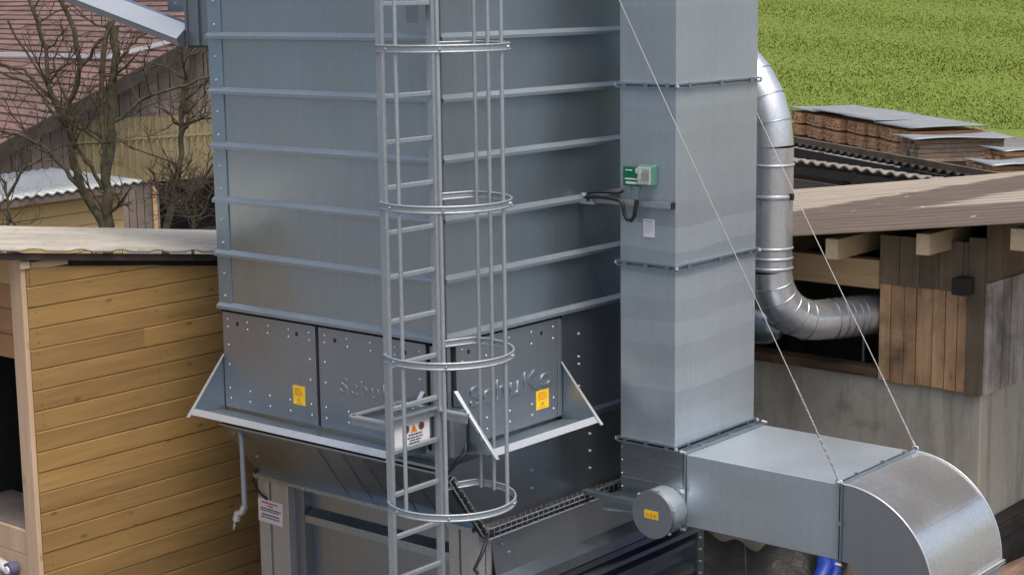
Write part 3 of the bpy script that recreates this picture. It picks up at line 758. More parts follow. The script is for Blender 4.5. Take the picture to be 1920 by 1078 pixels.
# ------------------------------------------------------------------ control box, rail, small plates
cb = thing('control_box', 'green safety switch box with clear cover on the duct tower', 'switch box', (.56, 1.56, -1.04))
w = MB(); w.box(.505,.635,1.53,1.5985,-1.045,-.905); w.build('housing', M['greenbox'], cb, .006)
w = MB(); w.box(.525,.63,1.502,1.5295,-1.035,-.912); w.build('cover', M['clear'], cb, .006)
w = MB(); w.box(.548,.556,1.518,1.5285,-1.01,-.95); w.box(.566,.574,1.518,1.5285,-1.015,-.94); w.box(.584,.592,1.518,1.5285,-1.01,-.955); w.box(.53,.545,1.518,1.5285,-1.0,-.93,1); w.box(.60,.61,1.518,1.5285,-1.01,-.94)
w.build('switch', [M['ink'], M['white']], cb)
gs = thing('green_sign', 'small green sign with white lines beside the switch box', 'sign', (.42, 1.58, -1.06))
w = MB(); w.box(.350,.495,1.575,1.581,-1.06,-.925); w.build('plate', M['green'], gs)
w = MB(); w.box(.372,.43,1.5725,1.5748,-.952,-.944); w.box(.46,.49,1.5725,1.5748,-.968,-.932); w.box(.368,.475,1.5725,1.5748,-1.015,-1.005); w.box(.375,.475,1.5725,1.5748,-1.045,-1.03)
w.build('printing', M['white'], gs)
w = MB(); w.box(.40,.41,1.582,1.598,-1.11,-.93); w.build('bracket', M['zinc'], gs)
lp = thing('label_plate', 'small white label plate with grey lines below the switch box', 'sign', (.56, 1.59, -1.42))
notice(lp, (.515, 1.596, -1.418), (1,0,0), (0,0,1), (0,-1,0), .097, .128, [(.15,.85,.88,.07,0),(.1,.9,.74,.03,0),(.1,.8,.62,.03,0),(.1,.9,.5,.03,0),(.1,.85,.38,.03,0),(.1,.6,.26,.03,0)], M['white'], [M['relief']], .003)
rail = thing('mounting_rail', 'slotted steel rail bridging from silo rib to duct tower', 'rail', (.4, 1.56, -1.2))
w = MB(); w.box(.0,.775,1.558,1.597,-1.199,-1.190); w.box(.0,.775,1.558,1.566,-1.189,-1.160); w.box(.0,.775,1.590,1.597,-1.189,-1.160); w.build('channel', M['zinc'], rail)
w = MB(); w.box(.7755,.785,1.555,1.598,-1.202,-1.155); w.build('end_cap', M['black'], rail)
w = MB(); w.box(-.01,.12,1.53,1.60,-1.21,-1.19); w.box(-.0,.05,1.535,1.55,-1.19,-1.13); w.dome((.03,1.535,-1.15), (0,-1,0), .018, .02); w.dome((.09,1.55,-1.19), (0,0,1), .018, .03)
w.build('clamp', M['zinc'], rail)
w = MB()
w.tube([(.02,1.56,-1.15),(.08,1.545,-1.125),(.18,1.54,-1.115),(.31,1.545,-1.11),(.33,1.59,-1.105)], .013, 8)
w.tube([(.03,1.54,-1.16),(.12,1.53,-1.15),(.25,1.53,-1.15),(.34,1.53,-1.16),(.375,1.53,-1.18),(.385,1.53,-1.21),(.395,1.53,-1.26),(.42,1.53,-1.295),(.455,1.53,-1.30),(.48,1.53,-1.27),(.49,1.53,-1.22),(.495,1.54,-1.15)], .015, 8)
w.tube([(.495,1.54,-1.155),(.50,1.565,-1.10),(.505,1.58,-1.045)], .006, 6, 1)
tag(w.build('conduit_hose', [M['black'], M['greenbox']]), 'black conduit hose looping from the rail up to the switch box', 'hose')

# ------------------------------------------------------------------ round pipe behind the tower
sp = thing('round_duct', 'shiny round galvanised pipe with elbows running from tower into the shed', 'pipe', (.485, 3.4, -2.4))
PX, PY, PR = .475, 3.4, .164
def arc(c, a, b, r_, a0, a1, n): return [Vector(c)+Vector(a)*(r_*math.cos(a0+(a1-a0)*i/n))+Vector(b)*(r_*math.sin(a0+(a1-a0)*i/n)) for i in range(n+1)]
top = arc((PX-.85, PY, -.92), (1,0,0), (0,0,1), .85, math.pi/2, 0, 7)
w = MB(); w.tube([Vector((-2.0, PY, -.07))]+top, PR, 28, 0, False, True); 
w.sm = [False if i % 1 else s_ for i, s_ in enumerate(w.sm)]
w.build('top_elbow', M['pipe'], sp)
w = MB(); w.tube([(PX, PY, -.92), (PX, PY, -1.90)], PR+.001, 28, 0, False); w.build('riser', M['pipe'], sp)
dirv = Vector((.44, .90, 0)).normalized()
bot = arc(Vector((PX, PY, -1.90))+dirv*.45, -dirv, (0,0,-1), .45, 0, math.pi/2, 6)
w = MB(); w.tube(bot+[bot[-1]+dirv*.62], PR, 28, 0, False); w.build('bottom_elbow', M['pipe'], sp)
w = MB(); w.tube([bot[-1]+dirv*.55, bot[-1]+dirv*.62, bot[-1]+dirv*1.3], [PR+.012, PR-.005, PR-.02], 24, 0, False); w.build('hose', M['sheet_dark'], sp)
def ring(c, nrm, r_, t, m_=0):
    nrm = Vector(nrm).normalized(); c = Vector(c); w.tube([c-nrm*t, c-nrm*t*.4, c+nrm*t*.4, c+nrm*t], [r_, r_+.008, r_+.008, r_], 28, m_, False)
for (z, t) in ((-1.06,.012),(-1.31,.02),(-1.72,.012),(-1.80,.012),(-1.88,.012)):
    w = MB(); ring((PX, PY, z), (0,0,1), PR+.002, t)
    if z in (-1.31,): w.box(PX+PR, PX+PR+.03, PY-.02, PY+.01, z-.02, z+.03, 1); w.box(PX-.14-.02, PX-.10, PY-PR-.02, PY-PR+.03, z-.03, z+.02, 1)
    w.build('collar', [M['zinc'], M['black']], sp)
for P_, nm in ((top, 0), (bot, 1)):
    for i in range(1, len(P_)-1):
        w = MB(); ring(P_[i], P_[i+1]-P_[i-1], PR-.002, .005); w.build('seam', M['sheet'], sp)
for q in (.12, .2, .27, .34, .4):
    w = MB(); ring(bot[-1]+dirv*q, dirv, PR-.001, .007); w.build('seam', M['sheet'], sp)
st = thing('branch_duct', 'dull round duct stub below the shiny elbow by the shed wall', 'pipe', (.25, 3.75, -2.8))
w = MB(); w.tube([(-.9,3.72,-2.43),(.12,3.72,-2.43),(.22,3.72,-2.435),(.30,3.72,-2.45),(.36,3.72,-2.47),(.385,3.72,-2.48)], [.16,.16,.155,.135,.09,.04], 24, 0, True); w.build('bend', M['sheet_dark'], st)
w = MB(); ring((.1,3.72,-2.42), (1,0,0), .161, .008); w.build('seam', M['zinc'], st)

# ------------------------------------------------------------------ inlet chute at the upper left
ch = thing('inlet_chute', 'bright galvanised trough sloping down to the upper left side of the silo', 'chute', (-2.76, .3, 0))
d_ = Vector((-1.5, 0, .366)); p0 = Vector((-2.79, .25, .0)); p1 = p0 + d_*3
w = MB()
prof2 = [(-.055,-.07),(-.085,-.03),(-.085,-.015),(.03,.085),(.12,.085),(.12,-.07)]
vs = [p0+Vector((0,u,v)) for u, v in prof2] + [p1+Vector((0,u,v)) for u, v in prof2]; n = len(prof2)
w.add(vs, [(i,(i+1)%n,(i+1)%n+n,i+n) for i in range(n)]+[list(range(n-1,-1,-1)), list(range(n,2*n))], 0, .5)
w.build('trough', M['sheet_dark'], ch)
w = MB(); a0, a1 = Vector((0,-.089,-.012)), Vector((0,.032,.09))
w.add([p0+a0, p0+a1, p1+a1, p1+a0, p0+a0+Vector((0,-.004,.004)), p0+a1+Vector((0,-.004,.004)), p1+a1+Vector((0,-.004,.004)), p1+a0+Vector((0,-.004,.004))],
      [(0,1,2,3),(7,6,5,4),(0,4,5,1),(1,5,6,2),(2,6,7,3),(3,7,4,0)], 0, .5)
w.build('lit_face', M['lip'], ch)  # paler sheet over the dark trough paints the sky reflection on top

# ------------------------------------------------------------------ guy wires
def guy(label, a, b):
    a, b = Vector(a), Vector(b); t = thing('guy_wire', label, 'cable', b, 0, 'guy wires holding the horizontal duct')
    d = (b-a); w = MB(); c = a + d*.84
    w.tube([a + d*.84*i/12 - Vector((0,0,.02*math.sin(math.pi*i/12))) for i in range(13)], .0034, 6); w.build('wire', M['rope'], t)
    w = MB(); k = 26
    for i in range(k):
        p = c + d*.15*i/k; q = c + d*.15*(i+1.15)/k; o = Vector((.006,0,0)) if i % 2 else Vector((0,.006,0))
        w.tube([p-o*.3, (p+q)/2-o, q-o*.3, (p+q)/2+o, p-o*.3], .0042, 5)
    w.build('chain', M['rope'], t)
    w = MB(); e = a+d*.988; w.tube([e, b], .008, 6); w.tube([b+Vector((-.02,0,0)), b+Vector((.02,0,0)), b+Vector((.02,0,-.04)), b+Vector((-.02,0,-.04)), b+Vector((-.02,0,0))], .006, 6); w.build('shackle', M['bolt'], t)
guy('steel guy wire crossing in front of the duct tower to the near duct flange', (.0, 1.35, 1.11), (2.12, 1.585, -2.925))
q1 = hit(1427, 225, 'y', 2.75); e1 = Vector((2.13, 2.665, -2.925)); e0 = e1 + (q1-e1)*1.35
guy('steel guy wire in front of the round pipe to the far duct flange', e0, e1)

# ------------------------------------------------------------------ right shed
shed = thing('wooden_shed', 'old shed with concrete base, brown board cladding and beige corrugated roof', 'shed', (-.5, 7, GZ))
w = MB(); w.box(-3.5, 1.921, 4.2, 4.4, GZ, -2.85); w.box(1.721, 1.921, 4.4, 10.2, GZ, -2.858); w.box(-3.5, -3.3, 4.4, 10.2, GZ, -2.85); w.box(-3.3, 1.721, 10.0, 10.2, GZ, -2.85)
w.build('concrete_wall', M['concrete'], shed, .01)
w = MB(); x = 1.036
while x < 1.80:
    ww = random.uniform(.095, .145); ww = min(ww, 1.80-x)
    if 1.80-x-ww < .05: ww = 1.80-x
    d = random.uniform(.0, .012); w.box(x+.003, x+ww-.003, 4.165-d, 4.199, -2.855-random.uniform(0,.012), -2.04); x += ww
w.build('front_cladding', M['clad'], shed, .003)
w = MB(); x = 1.036
while x < 1.78:
    ww = random.uniform(.16, .22); w.box(x+.002, min(x+ww, 1.80)-.002, 4.15-random.uniform(0,.006), 4.163, -2.06, -1.66); x += ww
w.build('upper_cladding', M['clad_dark'], shed, .003)  # darker boards: eave shade and drip dirt put into the colour
w = MB(); w.box(1.8005, 1.93, 4.145, 4.199, -2.87, -1.62); w.build('corner_board', M['clad_dark'], shed, .004)
w = MB(); y = 4.2
while y < 9.9:
    ww = random.uniform(.10, .16); w.box(1.9215, 1.95+random.uniform(0,.012), y+.003, y+ww-.003, -2.865-random.uniform(0,.015), -1.98); y += ww
w.build('side_cladding', M['clad_grey'], shed, .003)
w = MB(); w.box(1.9215, 1.94, 4.2, 9.9, -1.978, -1.48); w.build('upper_cladding', M['clad_dark'], shed)
w = MB(); w.box(-3.5, 1.036, 4.13, 4.27, -2.105, -1.87); w.build('header_beam', M['beam_x'], shed, .006)
w = MB(); w.box(-3.5, 1.036, 4.17, 4.36, -2.849, -2.775); w.box(.3, .9, 4.15, 4.1695, -2.835, -2.79); w.box(-.4, .05, 4.16, 4.1695, -2.84, -2.78); w.build('sill', M['rot'], shed, .006)
w = MB(); w.box(1.735, 1.86, 4.0, 4.144, -2.06, -1.925); w.build('beam_end', M['timber'], shed, .006)
for x in (-.02, .81, 1.60, 2.36):
    zt = -1.685+.132*(x-.458)-.03
    w = MB(); w.box(x-.055, x+.055, 3.76, 10.3, zt-.165, zt); w.build('purlin', M['purlin'], shed, .004)
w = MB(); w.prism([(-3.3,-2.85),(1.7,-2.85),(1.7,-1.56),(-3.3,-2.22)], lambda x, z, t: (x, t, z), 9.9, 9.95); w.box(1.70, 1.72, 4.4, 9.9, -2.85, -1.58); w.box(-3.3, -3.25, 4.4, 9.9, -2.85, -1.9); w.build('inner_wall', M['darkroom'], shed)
w = MB(); w.tube([(.72,4.5,-2.85),(.72,4.5,-2.45)], .014, 6); w.tube([(1.0,4.6,-2.85),(.93,4.55,-2.55)], .02, 6); w.build('inner_bracket', M['zinc'], shed)
def roofz(x): return -1.672+.132*(x-.458)
w = MB(); ys = int((10.5-3.68)/.235*10)
w.grid(lambda u, v: (-4+9*u, 3.68+6.82*v, roofz(-4+9*u)+.0065*math.cos(2*math.pi*(3.68+6.82*v-7)/.33)), 30, ys)
w.build('roof', M['fibre'], shed, solid=.008)

# base timber, scrap and small things around the shed
w = MB(); w.box(1.9215, 2.05, 4.0, 9.8, GZ, -3.93); w.box(2.0505, 2.075, 4.0, 9.8, -4.06, -3.945)
w.build('bitumen_footing', M['timber'], shed, .01)
lab = ['pale split plank leaning on top of the scrap pile behind the elbow', 'dark brown plank at the bottom of the scrap pile', 'wet brown plank second from the top of the scrap pile', 'rough reddish plank in the middle of the scrap pile', 'short grey plank sticking out of the scrap pile', 'crooked dark plank on the side of the scrap pile']
for i in range(6):
    w = MB(); z = -4.6+.075*i; 
    w.bar((2.18+.05*math.sin(i*2), 3.1+.15*math.cos(i*3), z), (2.5+.12*math.sin(i*5), 6.2-.2*i, z+.05*math.sin(i*4)), .34-.025*i, .055, 0, (0,0,1), [.9,.1,.35,.6,.8,.05][5-i])
    tag(w.build('scrap_plank', M['scrap'], None, .008), lab[5-i], 'plank', 'scrap planks by the shed wall')
w = MB(); w.box(2.0, 3.2, 2.9, 6.5, GZ, -4.66+.045); 
w = MB(); w.grid(lambda u, v: (-.95+1.75*u, 3.2+.98*v, GZ+.01+(.36*math.exp(-((u-.78)/.2)**2)+.14*math.exp(-((u-.2)/.25)**2))*min(1,v*1.6)+.035*math.sin(u*31+v*9)*v+.02*math.sin(v*40+u*12)), 34, 16)
tag(w.build('black_tarp', M['blacktarp'], solid=.01), 'black tarpaulin heap under the horizontal duct', 'tarp')
w = MB(); b0 = hit(1535, 1100, 'y', 3.3)
w.tube([Vector((b0.x-.04, 3.2, GZ+.06)), b0+Vector((0,.1,.12)), hit(1545,1035,'y',3.75), hit(1552,1000,'y',4.1)], [.075,.07,.06,.05], 12)
w.tube([Vector((b0.x+.08, 3.15, GZ+.06)), b0+Vector((.1,.1,.12)), hit(1556,1035,'y',3.72), hit(1562,1000,'y',4.1)], [.05,.045,.04,.04], 10)
tag(w.build('blue_tarp_roll', M['blue']), 'rolled bright blue tarp leaning under the duct', 'tarp')
a, b = hit(1397, 1000, 'y', 2.4), hit(1401, 1095, 'y', 2.45)
w = MB(); w.tube([a+Vector((0,0,.15)), a, (a+b)/2+Vector((-.008,0,0)), b], .004, 5)
tag(w.build('pale_rope', M['rope']), 'thin pale cord hanging down below the horizontal duct', 'cord')

# ------------------------------------------------------------------ left hut
hut = thing('wooden_hut', 'yellow wooden hut with horizontal boards and pale sheet roof', 'hut', (-4, .5, GZ))
w = MB(); z = -4.65; pitch = .1545; i = 0
def hz(y): return -1.47-.13*(y+1.349)
zl = -1.60
k = 0
while zl > GZ:
    zb = max(GZ, zl-pitch)
    # shiplap board: sloped face, rounded lower lip, split into lengths
    cuts = [-1.148] + sorted(random.uniform(-.6, 2.3) for _ in range(1 if random.random() < .45 else 0)) + [2.75]
    yA, yB = -1.349+(-1.47-.10-zl)/.13, -1.349+(-1.47-.10-zb)/.13
    cuts = [c for c in cuts if c < yB] + ([yA] if -1.148 < yA < 2.75 else []) + ([yB] if -1.148 < yB < 2.75 else [])
    cuts = sorted(cuts); tn_ = random.random()
    for y0, y1 in zip(cuts[:-1], cuts[1:]):
        d = random.uniform(-.002,.003); ym = (y0+y1)/2
        if ym < yA or yA >= 2.75: tn_ = random.random()
        pr = [(-3.03, zb+.002), (-3.003+d, zb+.002), (-3.0+d, zb+.006), (-3.001+d, zl-.010), (-3.007+d, zl-.0015), (-3.03, zl-.0005)]
        w.prism(pr, lambda x, zz, t: (x, t, max(zb+.001, min(zz, hz(t)-.10)) if zz > zb+.05 else zz), y0+.001, y1-.001, 0, tn_)
    zl = zb; k += 1
w.box(-3.06, -3.031, -1.148, 2.75, GZ, -2.1, 0, .1)
for k in range(1, 20):
    for y in (-1.075, .02, 1.15):
        for dz in (.045, .115):
            if -1.60-k*pitch+dz < hz(y)-.2: w.dome((-3.0015, y+random.uniform(-.012,.012), -1.60-k*pitch+dz), (1,0,0), .0055, .003, 1)
w.build('cladding', [M['plank'], M['ink']], hut)
w = MB(); w.box(-3.0299, -3.006, -1.148, 2.75, -2.05, -1.98, 0, .3); 
w = MB(); w.box(-3.150, -3.002, -1.19, -1.149, GZ, -1.50); w.build('corner_post', M['post'], hut, .006)
w = MB(); w.box(-3.0019, -2.985, -1.20, -1.12, -1.615, -1.56); w.box(-3.10, -3.0, -1.1, -.78, -1.63, -1.575); w.build('rafter_end', M['purlin'], hut, .003)
for (z0, z1, m_) in ((-1.74,-1.54,'beam_x'), (-1.93,-1.744,'inner'), (-2.12,-1.934,'inner'), (-2.30,-2.124,'inner')):
    w = MB(); w.box(-4.2, -3.151, -1.17 if m_ == 'inner' else -1.185, -1.14, z0, z1); w.build('front_board', M[m_], hut, .004)
for (z0, z1) in ((-3.80,-3.615), (-4.0,-3.804), (-4.2,-4.004), (-4.4,-4.204), (-4.65,-4.404)):
    w = MB(); w.box(-4.2, -3.151, -1.175, -1.14, z0, z1); w.build('front_board', M['post'], hut, .004)
w = MB(); w.box(-4.2, -3.07, -1.13, -.6, -3.64, -3.61); w.build('shelf', M['barnwall'], hut, .004)
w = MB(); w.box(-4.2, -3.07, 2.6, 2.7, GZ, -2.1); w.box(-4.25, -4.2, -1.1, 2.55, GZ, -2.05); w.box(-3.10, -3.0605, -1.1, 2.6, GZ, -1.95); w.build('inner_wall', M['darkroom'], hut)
w = MB()
def hutroof(u, v):
    y = -2.2+5.2*v; x = -2.93-1.35*u
    return (x, y, hz(y)+.035-.05*(x+2.95)+.007*math.cos(2*math.pi*x/.15) + (.022*max(0,math.cos(2*math.pi*y/.40+1.5*math.sin(y*1.7)))-.014 if u == 0 else 0))
w.grid(hutroof, 72, 160); w.build('roof', M['hutroof'], hut, solid=.012)
w = MB()
for yy in range(0, 26): pass
w.prism([(-2.99,0),(-2.96,0),(-2.96,.05),(-2.99,.05)], lambda x, zz, t: (x, t, hz(t)-.055+zz), -2.1, 2.9); w.prism([(-3.08,-.2),(-3.05,-.2),(-3.05,.0),(-3.08,.0)], lambda x, zz, t: (x, t, hz(t)-.012+zz), -1.14, 2.6); w.build('fascia', M['timber'], hut)  # second prism: dark board added where shade fills the eave gap
hr = thing('hose_coupling', 'round blue and white hose coupling lying at the hut post foot', 'coupling', (-3.3, -1.25, -4.0))
c_ = Vector((-3.31,-1.24,-3.925))
w = MB(); w.tube([c_+Vector((0,.05,0)), c_+Vector((0,-.02,0))], .055, 20); w.build('body', M['inkblue'], hr)
w = MB(); w.tube([c_+Vector((0,-.021,0)), c_+Vector((0,-.03,0))], [.030,.026], 16); w.build('cap', M['white'], hr)
w = MB(); w.tube([c_+Vector((-.02,.02,-.02)), c_+Vector((-.12,-.0,.03)), c_+Vector((-.17,-.01,-.15)), c_+Vector((-.22,0,-.5))], .045, 10); w.build('hose', M['white_pipe'], hr)

# ------------------------------------------------------------------ barn (own frame: +x along the roof rows away, +y along the gable)
BAZ = R(167.5); k45 = 34/24.0
O24 = Vector((-12.19, 6.473, 0)); OB = CAM + (O24-CAM)*k45; OB.z = GZ
barn = thing('old_barn', 'old barn with red tiled roof, grey board gable and yellowed sheet band', 'barn', OB, BAZ)
def bz(z24): return CAM.z + (z24-CAM.z)*k45 - GZ
# local: x = away along R, y = -G (R rotated +90 deg) so gable coordinate g = -y
def gp(x, g_, z): return (x, -g_, z)
def vz(g_): return bz(-1.59+.4532*(g_/k45+1.52))
ga, gb = -3.6*k45, 2.9*k45
w = MB(); gg = ga
while gg < gb:
    ww = random.uniform(.16,.26); d = random.uniform(0,.03)
    vs = [gp(-d, gg, -2), gp(-d, gg+ww-.015, -2), gp(-d, gg+ww-.015, vz(gg+ww)-.15), gp(-d, gg, vz(gg)-.15)]
    lo = bz(-2.29) if gg > -.52*k45 else -2
    for q in (0, 1): vs[q] = (vs[q][0], vs[q][1], lo)
    w.add(vs + [(v[0]+.05, v[1], v[2]) for v in vs], [(0,1,2,3),(7,6,5,4),(0,4,5,1),(1,5,6,2),(2,6,7,3),(3,7,4,0)]); gg += ww
w.build('wall', M['barnwall'], barn, local=True)
w = MB()
w.add([gp(.06,ga,-2),gp(.06,.15*k45,-2),gp(.06,.15*k45,bz(-2.2)),gp(.06,ga,bz(-2.2))], [(0,1,2,3)])
gg = .17*k45
while gg < .66*k45:
    ww = .17; w.add([gp(-.03,gg,-2),gp(-.03,gg+ww-.012,-2),gp(-.03,gg+ww-.012,bz(-2.29)),gp(-.03,gg,bz(-2.29))], [(0,1,2,3)]); gg += ww
w.build('wall', M['barnwall'], barn, local=True)
w = MB(); 
def band(u, v):
    g_ = (-.5+3.2*u)*k45; return gp(-.08-.03*math.cos(2*math.pi*g_/.152), g_, bz(-2.30)+(bz(-1.37)-bz(-2.30))*v)
w.grid(band, 320, 1); w.box(-.12, -.10, -2.7*k45, .5*k45, bz(-1.68), bz(-1.66)); w.build('sheet_band', M['yellowed'], barn, local=True)
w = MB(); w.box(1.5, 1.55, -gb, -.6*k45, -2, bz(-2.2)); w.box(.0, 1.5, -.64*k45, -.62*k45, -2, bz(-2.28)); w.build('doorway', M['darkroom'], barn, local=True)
w = MB(); w.box(-.05, .1, -.72*k45, -.66*k45, -2, bz(-2.29)); w.build('door_post', M['beam_x'], barn, local=True)
# tiled roof: stepped rows across the slope
w = MB(); row = .24; sl = .4532; L0 = -.45
g_ = ga-1.5
while g_ < gb+3:
    x = L0
    z0, z1 = vz(g_), vz(g_+row)
    nseg = 16
    for j in range(nseg):
        xa, xb = L0+j*22/nseg, L0+(j+1)*22/nseg
        dz = random.uniform(-.008,.008)
        w.add([gp(xa,g_,z0+.042+dz),gp(xb,g_,z0+.042+dz),gp(xb,g_+row+.02,z1+.015+dz),gp(xa,g_+row+.02,z1+.015+dz),
               gp(xa,g_,z0-.0),gp(xb,g_,z0-.0)], [(0,3,2,1),(0,1,5,4)])
    g_ += row
w.add([gp(L0,ga-1.5,vz(ga-1.5)-.12),gp(21,ga-1.5,vz(ga-1.5)-.12),gp(21,gb+3,vz(gb+3)-.12),gp(L0,gb+3,vz(gb+3)-.12)], [(0,1,2,3)])
roof = w.build('roof', M['tile'], barn, local=True)
w = MB(); pts = [(L0-.02, g_, vz(g_)) for g_ in (ga-1.5, gb+3)]
w.bar(gp(L0-.02,ga-1.5,vz(ga-1.5)-.07), gp(L0-.02,gb+3,vz(gb+3)-.07), .07, .26); w.build('verge_board', M['timber'], roof, local=True)
w = MB(); w.bar(gp(1.4,.60*k45,vz(.6*k45)+.12), gp(20,.2*k45,vz(.2*k45)+.12), .05, .085)
w.bar(gp(-.2,1.15*k45,vz(1.15*k45)+.12), gp(1.4,.60*k45,vz(.6*k45)+.12), .05, .085); w.build('snow_guard', M['white'], roof, local=True)

# small yellow hut in front of the barn
hb = at(120, 425, 27); hb.z = GZ
sh = thing('small_hut', 'small pale yellow hut with grey sheet roof in front of the barn', 'hut', hb, R(96))
dx_l = (at(0,400,27)-at(236,400,27)).length
zt = at(120,354,27).z - GZ
w = MB(); 
for i in range(9): w.box(-4.5, 1.25, -.02, .02, .12+i*(zt-.1)/9, .12+(i+1)*(zt-.1)/9-.012)
w.box(-4.5, 1.25, .021, 1.7, .05, zt-.1); w.build('wall', M['yellowhut'], sh, local=True)
w = MB(); w.grid(lambda u, v: (-4.8+6.25*u, -.35+2.2*v, zt+.0+.10*v+.02*math.cos(2*math.pi*6.25*u/.2)), 240, 4); w.build('roof', M['cover'], sh, local=True, solid=.02)
w = MB(); w.box(-4.8, 1.4, -.33, -.27, zt-.12, zt-.02); w.build('fascia', M['barnwall'], sh, local=True)

# ------------------------------------------------------------------ bare trees
def bare_tree(name, label, limbs, depth, seed, ntw, tw_len, base_px):
    random.seed(seed)
    b = at(base_px[0], base_px[1], depth); b.z = GZ
    t = thing(name, label, 'tree', b, 0, 'bare trees behind the hut')
    px = depth/PXF
    tr = MB(); br = MB(); tg = MB(); allp = []
    for i, (pts, r0, r1) in enumerate(limbs):
        P_ = []
        for j, p in enumerate(pts):
            dd = depth + (p[2] if len(p) > 2 else 0); q = at(p[0], p[1], dd); P_.append(q)
        # subdivide with wobble
        Q = [P_[0]]
        for a, c in zip(P_[:-1], P_[1:]):
            for s_ in (1/3, 2/3, 1): 
                wv = Vector((random.gauss(0,1), random.gauss(0,1), random.gauss(0,1)))*(2.0*px) if s_ < 1 else Vector()
                Q.append(a+(c-a)*s_+wv)
        rr = [.82*(r0+(r1-r0)*j/(len(Q)-1))*px*random.uniform(.90,1.12) for j in range(len(Q))]
        (tr if i == 0 else br).tube(Q, rr, 8)
        for j in range(1, len(Q)): allp.append((Q[j], (Q[j]-Q[j-1]).normalized(), rr[j]))
    def twig(p, d, r, ln, lev):
        n = random.randint(4, 6); Q = [p]; dd = d.copy()
        for i in range(n):
            dd = (dd + Vector((random.gauss(0,.22), random.gauss(0,.22), random.gauss(.06,.2)))).normalized()
            Q.append(Q[-1]+dd*ln/n)
        (br if lev == 0 else tg).tube(Q, [r*(1-.75*i/n) for i in range(n+1)], 5 if lev else 6)
        if lev < 3:
            for i in range(random.randint(2, 4)):
                j = random.randint(1, n)
                nd = (dd + Vector((random.gauss(0,.7), random.gauss(0,.7), random.gauss(.15,.6)))).normalized()
                twig(Q[j], nd, r*.55, ln*random.uniform(.42,.7), lev+1)
    for i in range(ntw):
        p, d, r = random.choice(allp)
        nd = (d*.4 + Vector((random.gauss(0,.8), random.gauss(0,.8), random.gauss(.2,.5)))).normalized()
        twig(p, nd, min(r*.5, 3.6*px), tw_len*random.uniform(.5,1.2), 0 if r > 4*px else 1)
    tr.build('trunk', M['bark'], t); br.build('branch', M['bark'], t); tg.build('twigs', M['twig'], t)
bare_tree('bare_tree', 'thick mossy bare tree with two leaning trunks in front of the red roof',
    [([(203,1010),(203,440),(200,385),(198,340),(207,280),(211,210),(214,130),(216,50)], 13, 9),
     ([(196,430),(176,392),(150,345),(138,310),(130,240),(118,205)], 11, 7),
     ([(150,350),(105,300),(70,270),(28,252),(-30,232)], 6, 3.5),
     ([(130,240),(100,185),(88,120),(72,45),(50,-25)], 6.5, 4),
     ([(126,215),(137,180),(152,120),(140,60),(112,0),(104,-30)], 7, 4),
     ([(152,125),(175,92),(203,62),(226,20)], 5, 3),
     ([(118,205),(80,170),(45,130),(-10,118)], 4.5, 3),
     ([(196,345),(193,250),(190,180),(197,80),(206,40)], 7, 5),
     ([(192,355),(172,312),(150,285),(110,215),(70,130),(15,40)], 5, 2.5),
     ([(225,225),(260,190),(330,165),(392,145)], 4, 2.5),
     ([(205,275),(165,250),(140,235),(105,220),(60,160),(0,135)], 4, 2.5),
     ([(216,120),(240,95),(258,70),(300,50)], 3.5, 2)], 24, 11, 55, .95, (203, 425))
bare_tree('bare_tree', 'slender bare tree close to the left edge of the silo',
    [([(300,1010),(312,425),(326,370),(337,310),(340,240),(345,170),(352,105)], 9, 5),
     ([(341,250),(355,228),(380,222),(420,226)], 3.5, 2.5), ([(322,395),(350,365),(385,330),(420,290)], 4.5, 3), ([(338,235),(315,212),(290,200)], 3, 2),
     ([(336,330),(310,350),(300,380)], 3, 2), ([(345,190),(375,160),(405,140)], 3, 2)], 27, 5, 60, .8, (312, 425))
bare_tree('bare_tree', 'small dark bare bush just above the far left corner of the hut roof',
    [([(18,1010),(15,430),(14,370),(10,340)], 4, 3), ([(14,370),(40,320),(78,298)], 3.5, 2.5), ([(10,345),(-10,320)], 3, 2), ([(18,400),(30,430)], 3, 2)], 22, 9, 26, .5, (15, 425))
bare_tree('bare_tree', 'tangled dark bramble beside the barn doorway next to the silo',
    [([(360,1010),(362,432),(366,390),(372,360)], 4, 3), ([(362,420),(385,395),(400,350)], 3.5, 2), ([(364,410),(345,395),(350,370)], 3, 2)], 25, 21, 46, .55, (362, 425))

# ------------------------------------------------------------------ lumber yard
AA = R(141.8); SA = Vector((math.cos(AA), math.sin(AA), 0)); SB = Vector((math.cos(R(51.8)), math.sin(R(51.8)), 0))
S0 = hit(1705, 300, 'z', GZ); scale_s = (S0-CAM).dot(FW)/53.0
Hs = at(1705, 240, 49.6).z - GZ
random.seed(5)
def stack_proto(nm, label, w_, len_, h_, m_):
    tb = random.uniform(.25,.75)
    t = thing(nm, label, 'lumber', (0,0,0), 0, 'long row of lumber stacks below the meadow')
    npk = 2 if h_ > .8 else 1
    for p in range(npk):
        w = MB(); z0 = .06+p*(h_-.04)/npk; nl = 9; lh = ((h_-.04)/npk-.07)/nl
        for k in range(nl):
            y = 0; tl = tb+random.uniform(-.22,.22)
            while y < w_-.02:
                bw = min(random.uniform(.10,.19), w_-y); e = random.uniform(-.03,.03)
                w.box(y+.004, y+bw-.004, e, len_+random.uniform(-.05,.05), z0+k*lh, z0+(k+1)*lh-.008, 0, tl+random.uniform(-.1,.1)); y += bw
        w.build('board_pack', m_, t, local=True)
        w = MB()
        for q in (.15, .5, .85): w.box(.0, w_, len_*q-.05, len_*q+.05, z0-.06, z0-.004)
        w.build('bearer', M['timber'], t, local=True)
    return t
protos = []
ords = ['first', 'second', 'third', 'fourth', 'fifth', 'sixth', 'seventh', 'eighth', 'ninth', 'tenth', 'eleventh', 'twelfth']
ang = math.atan2(SA.y, SA.x)
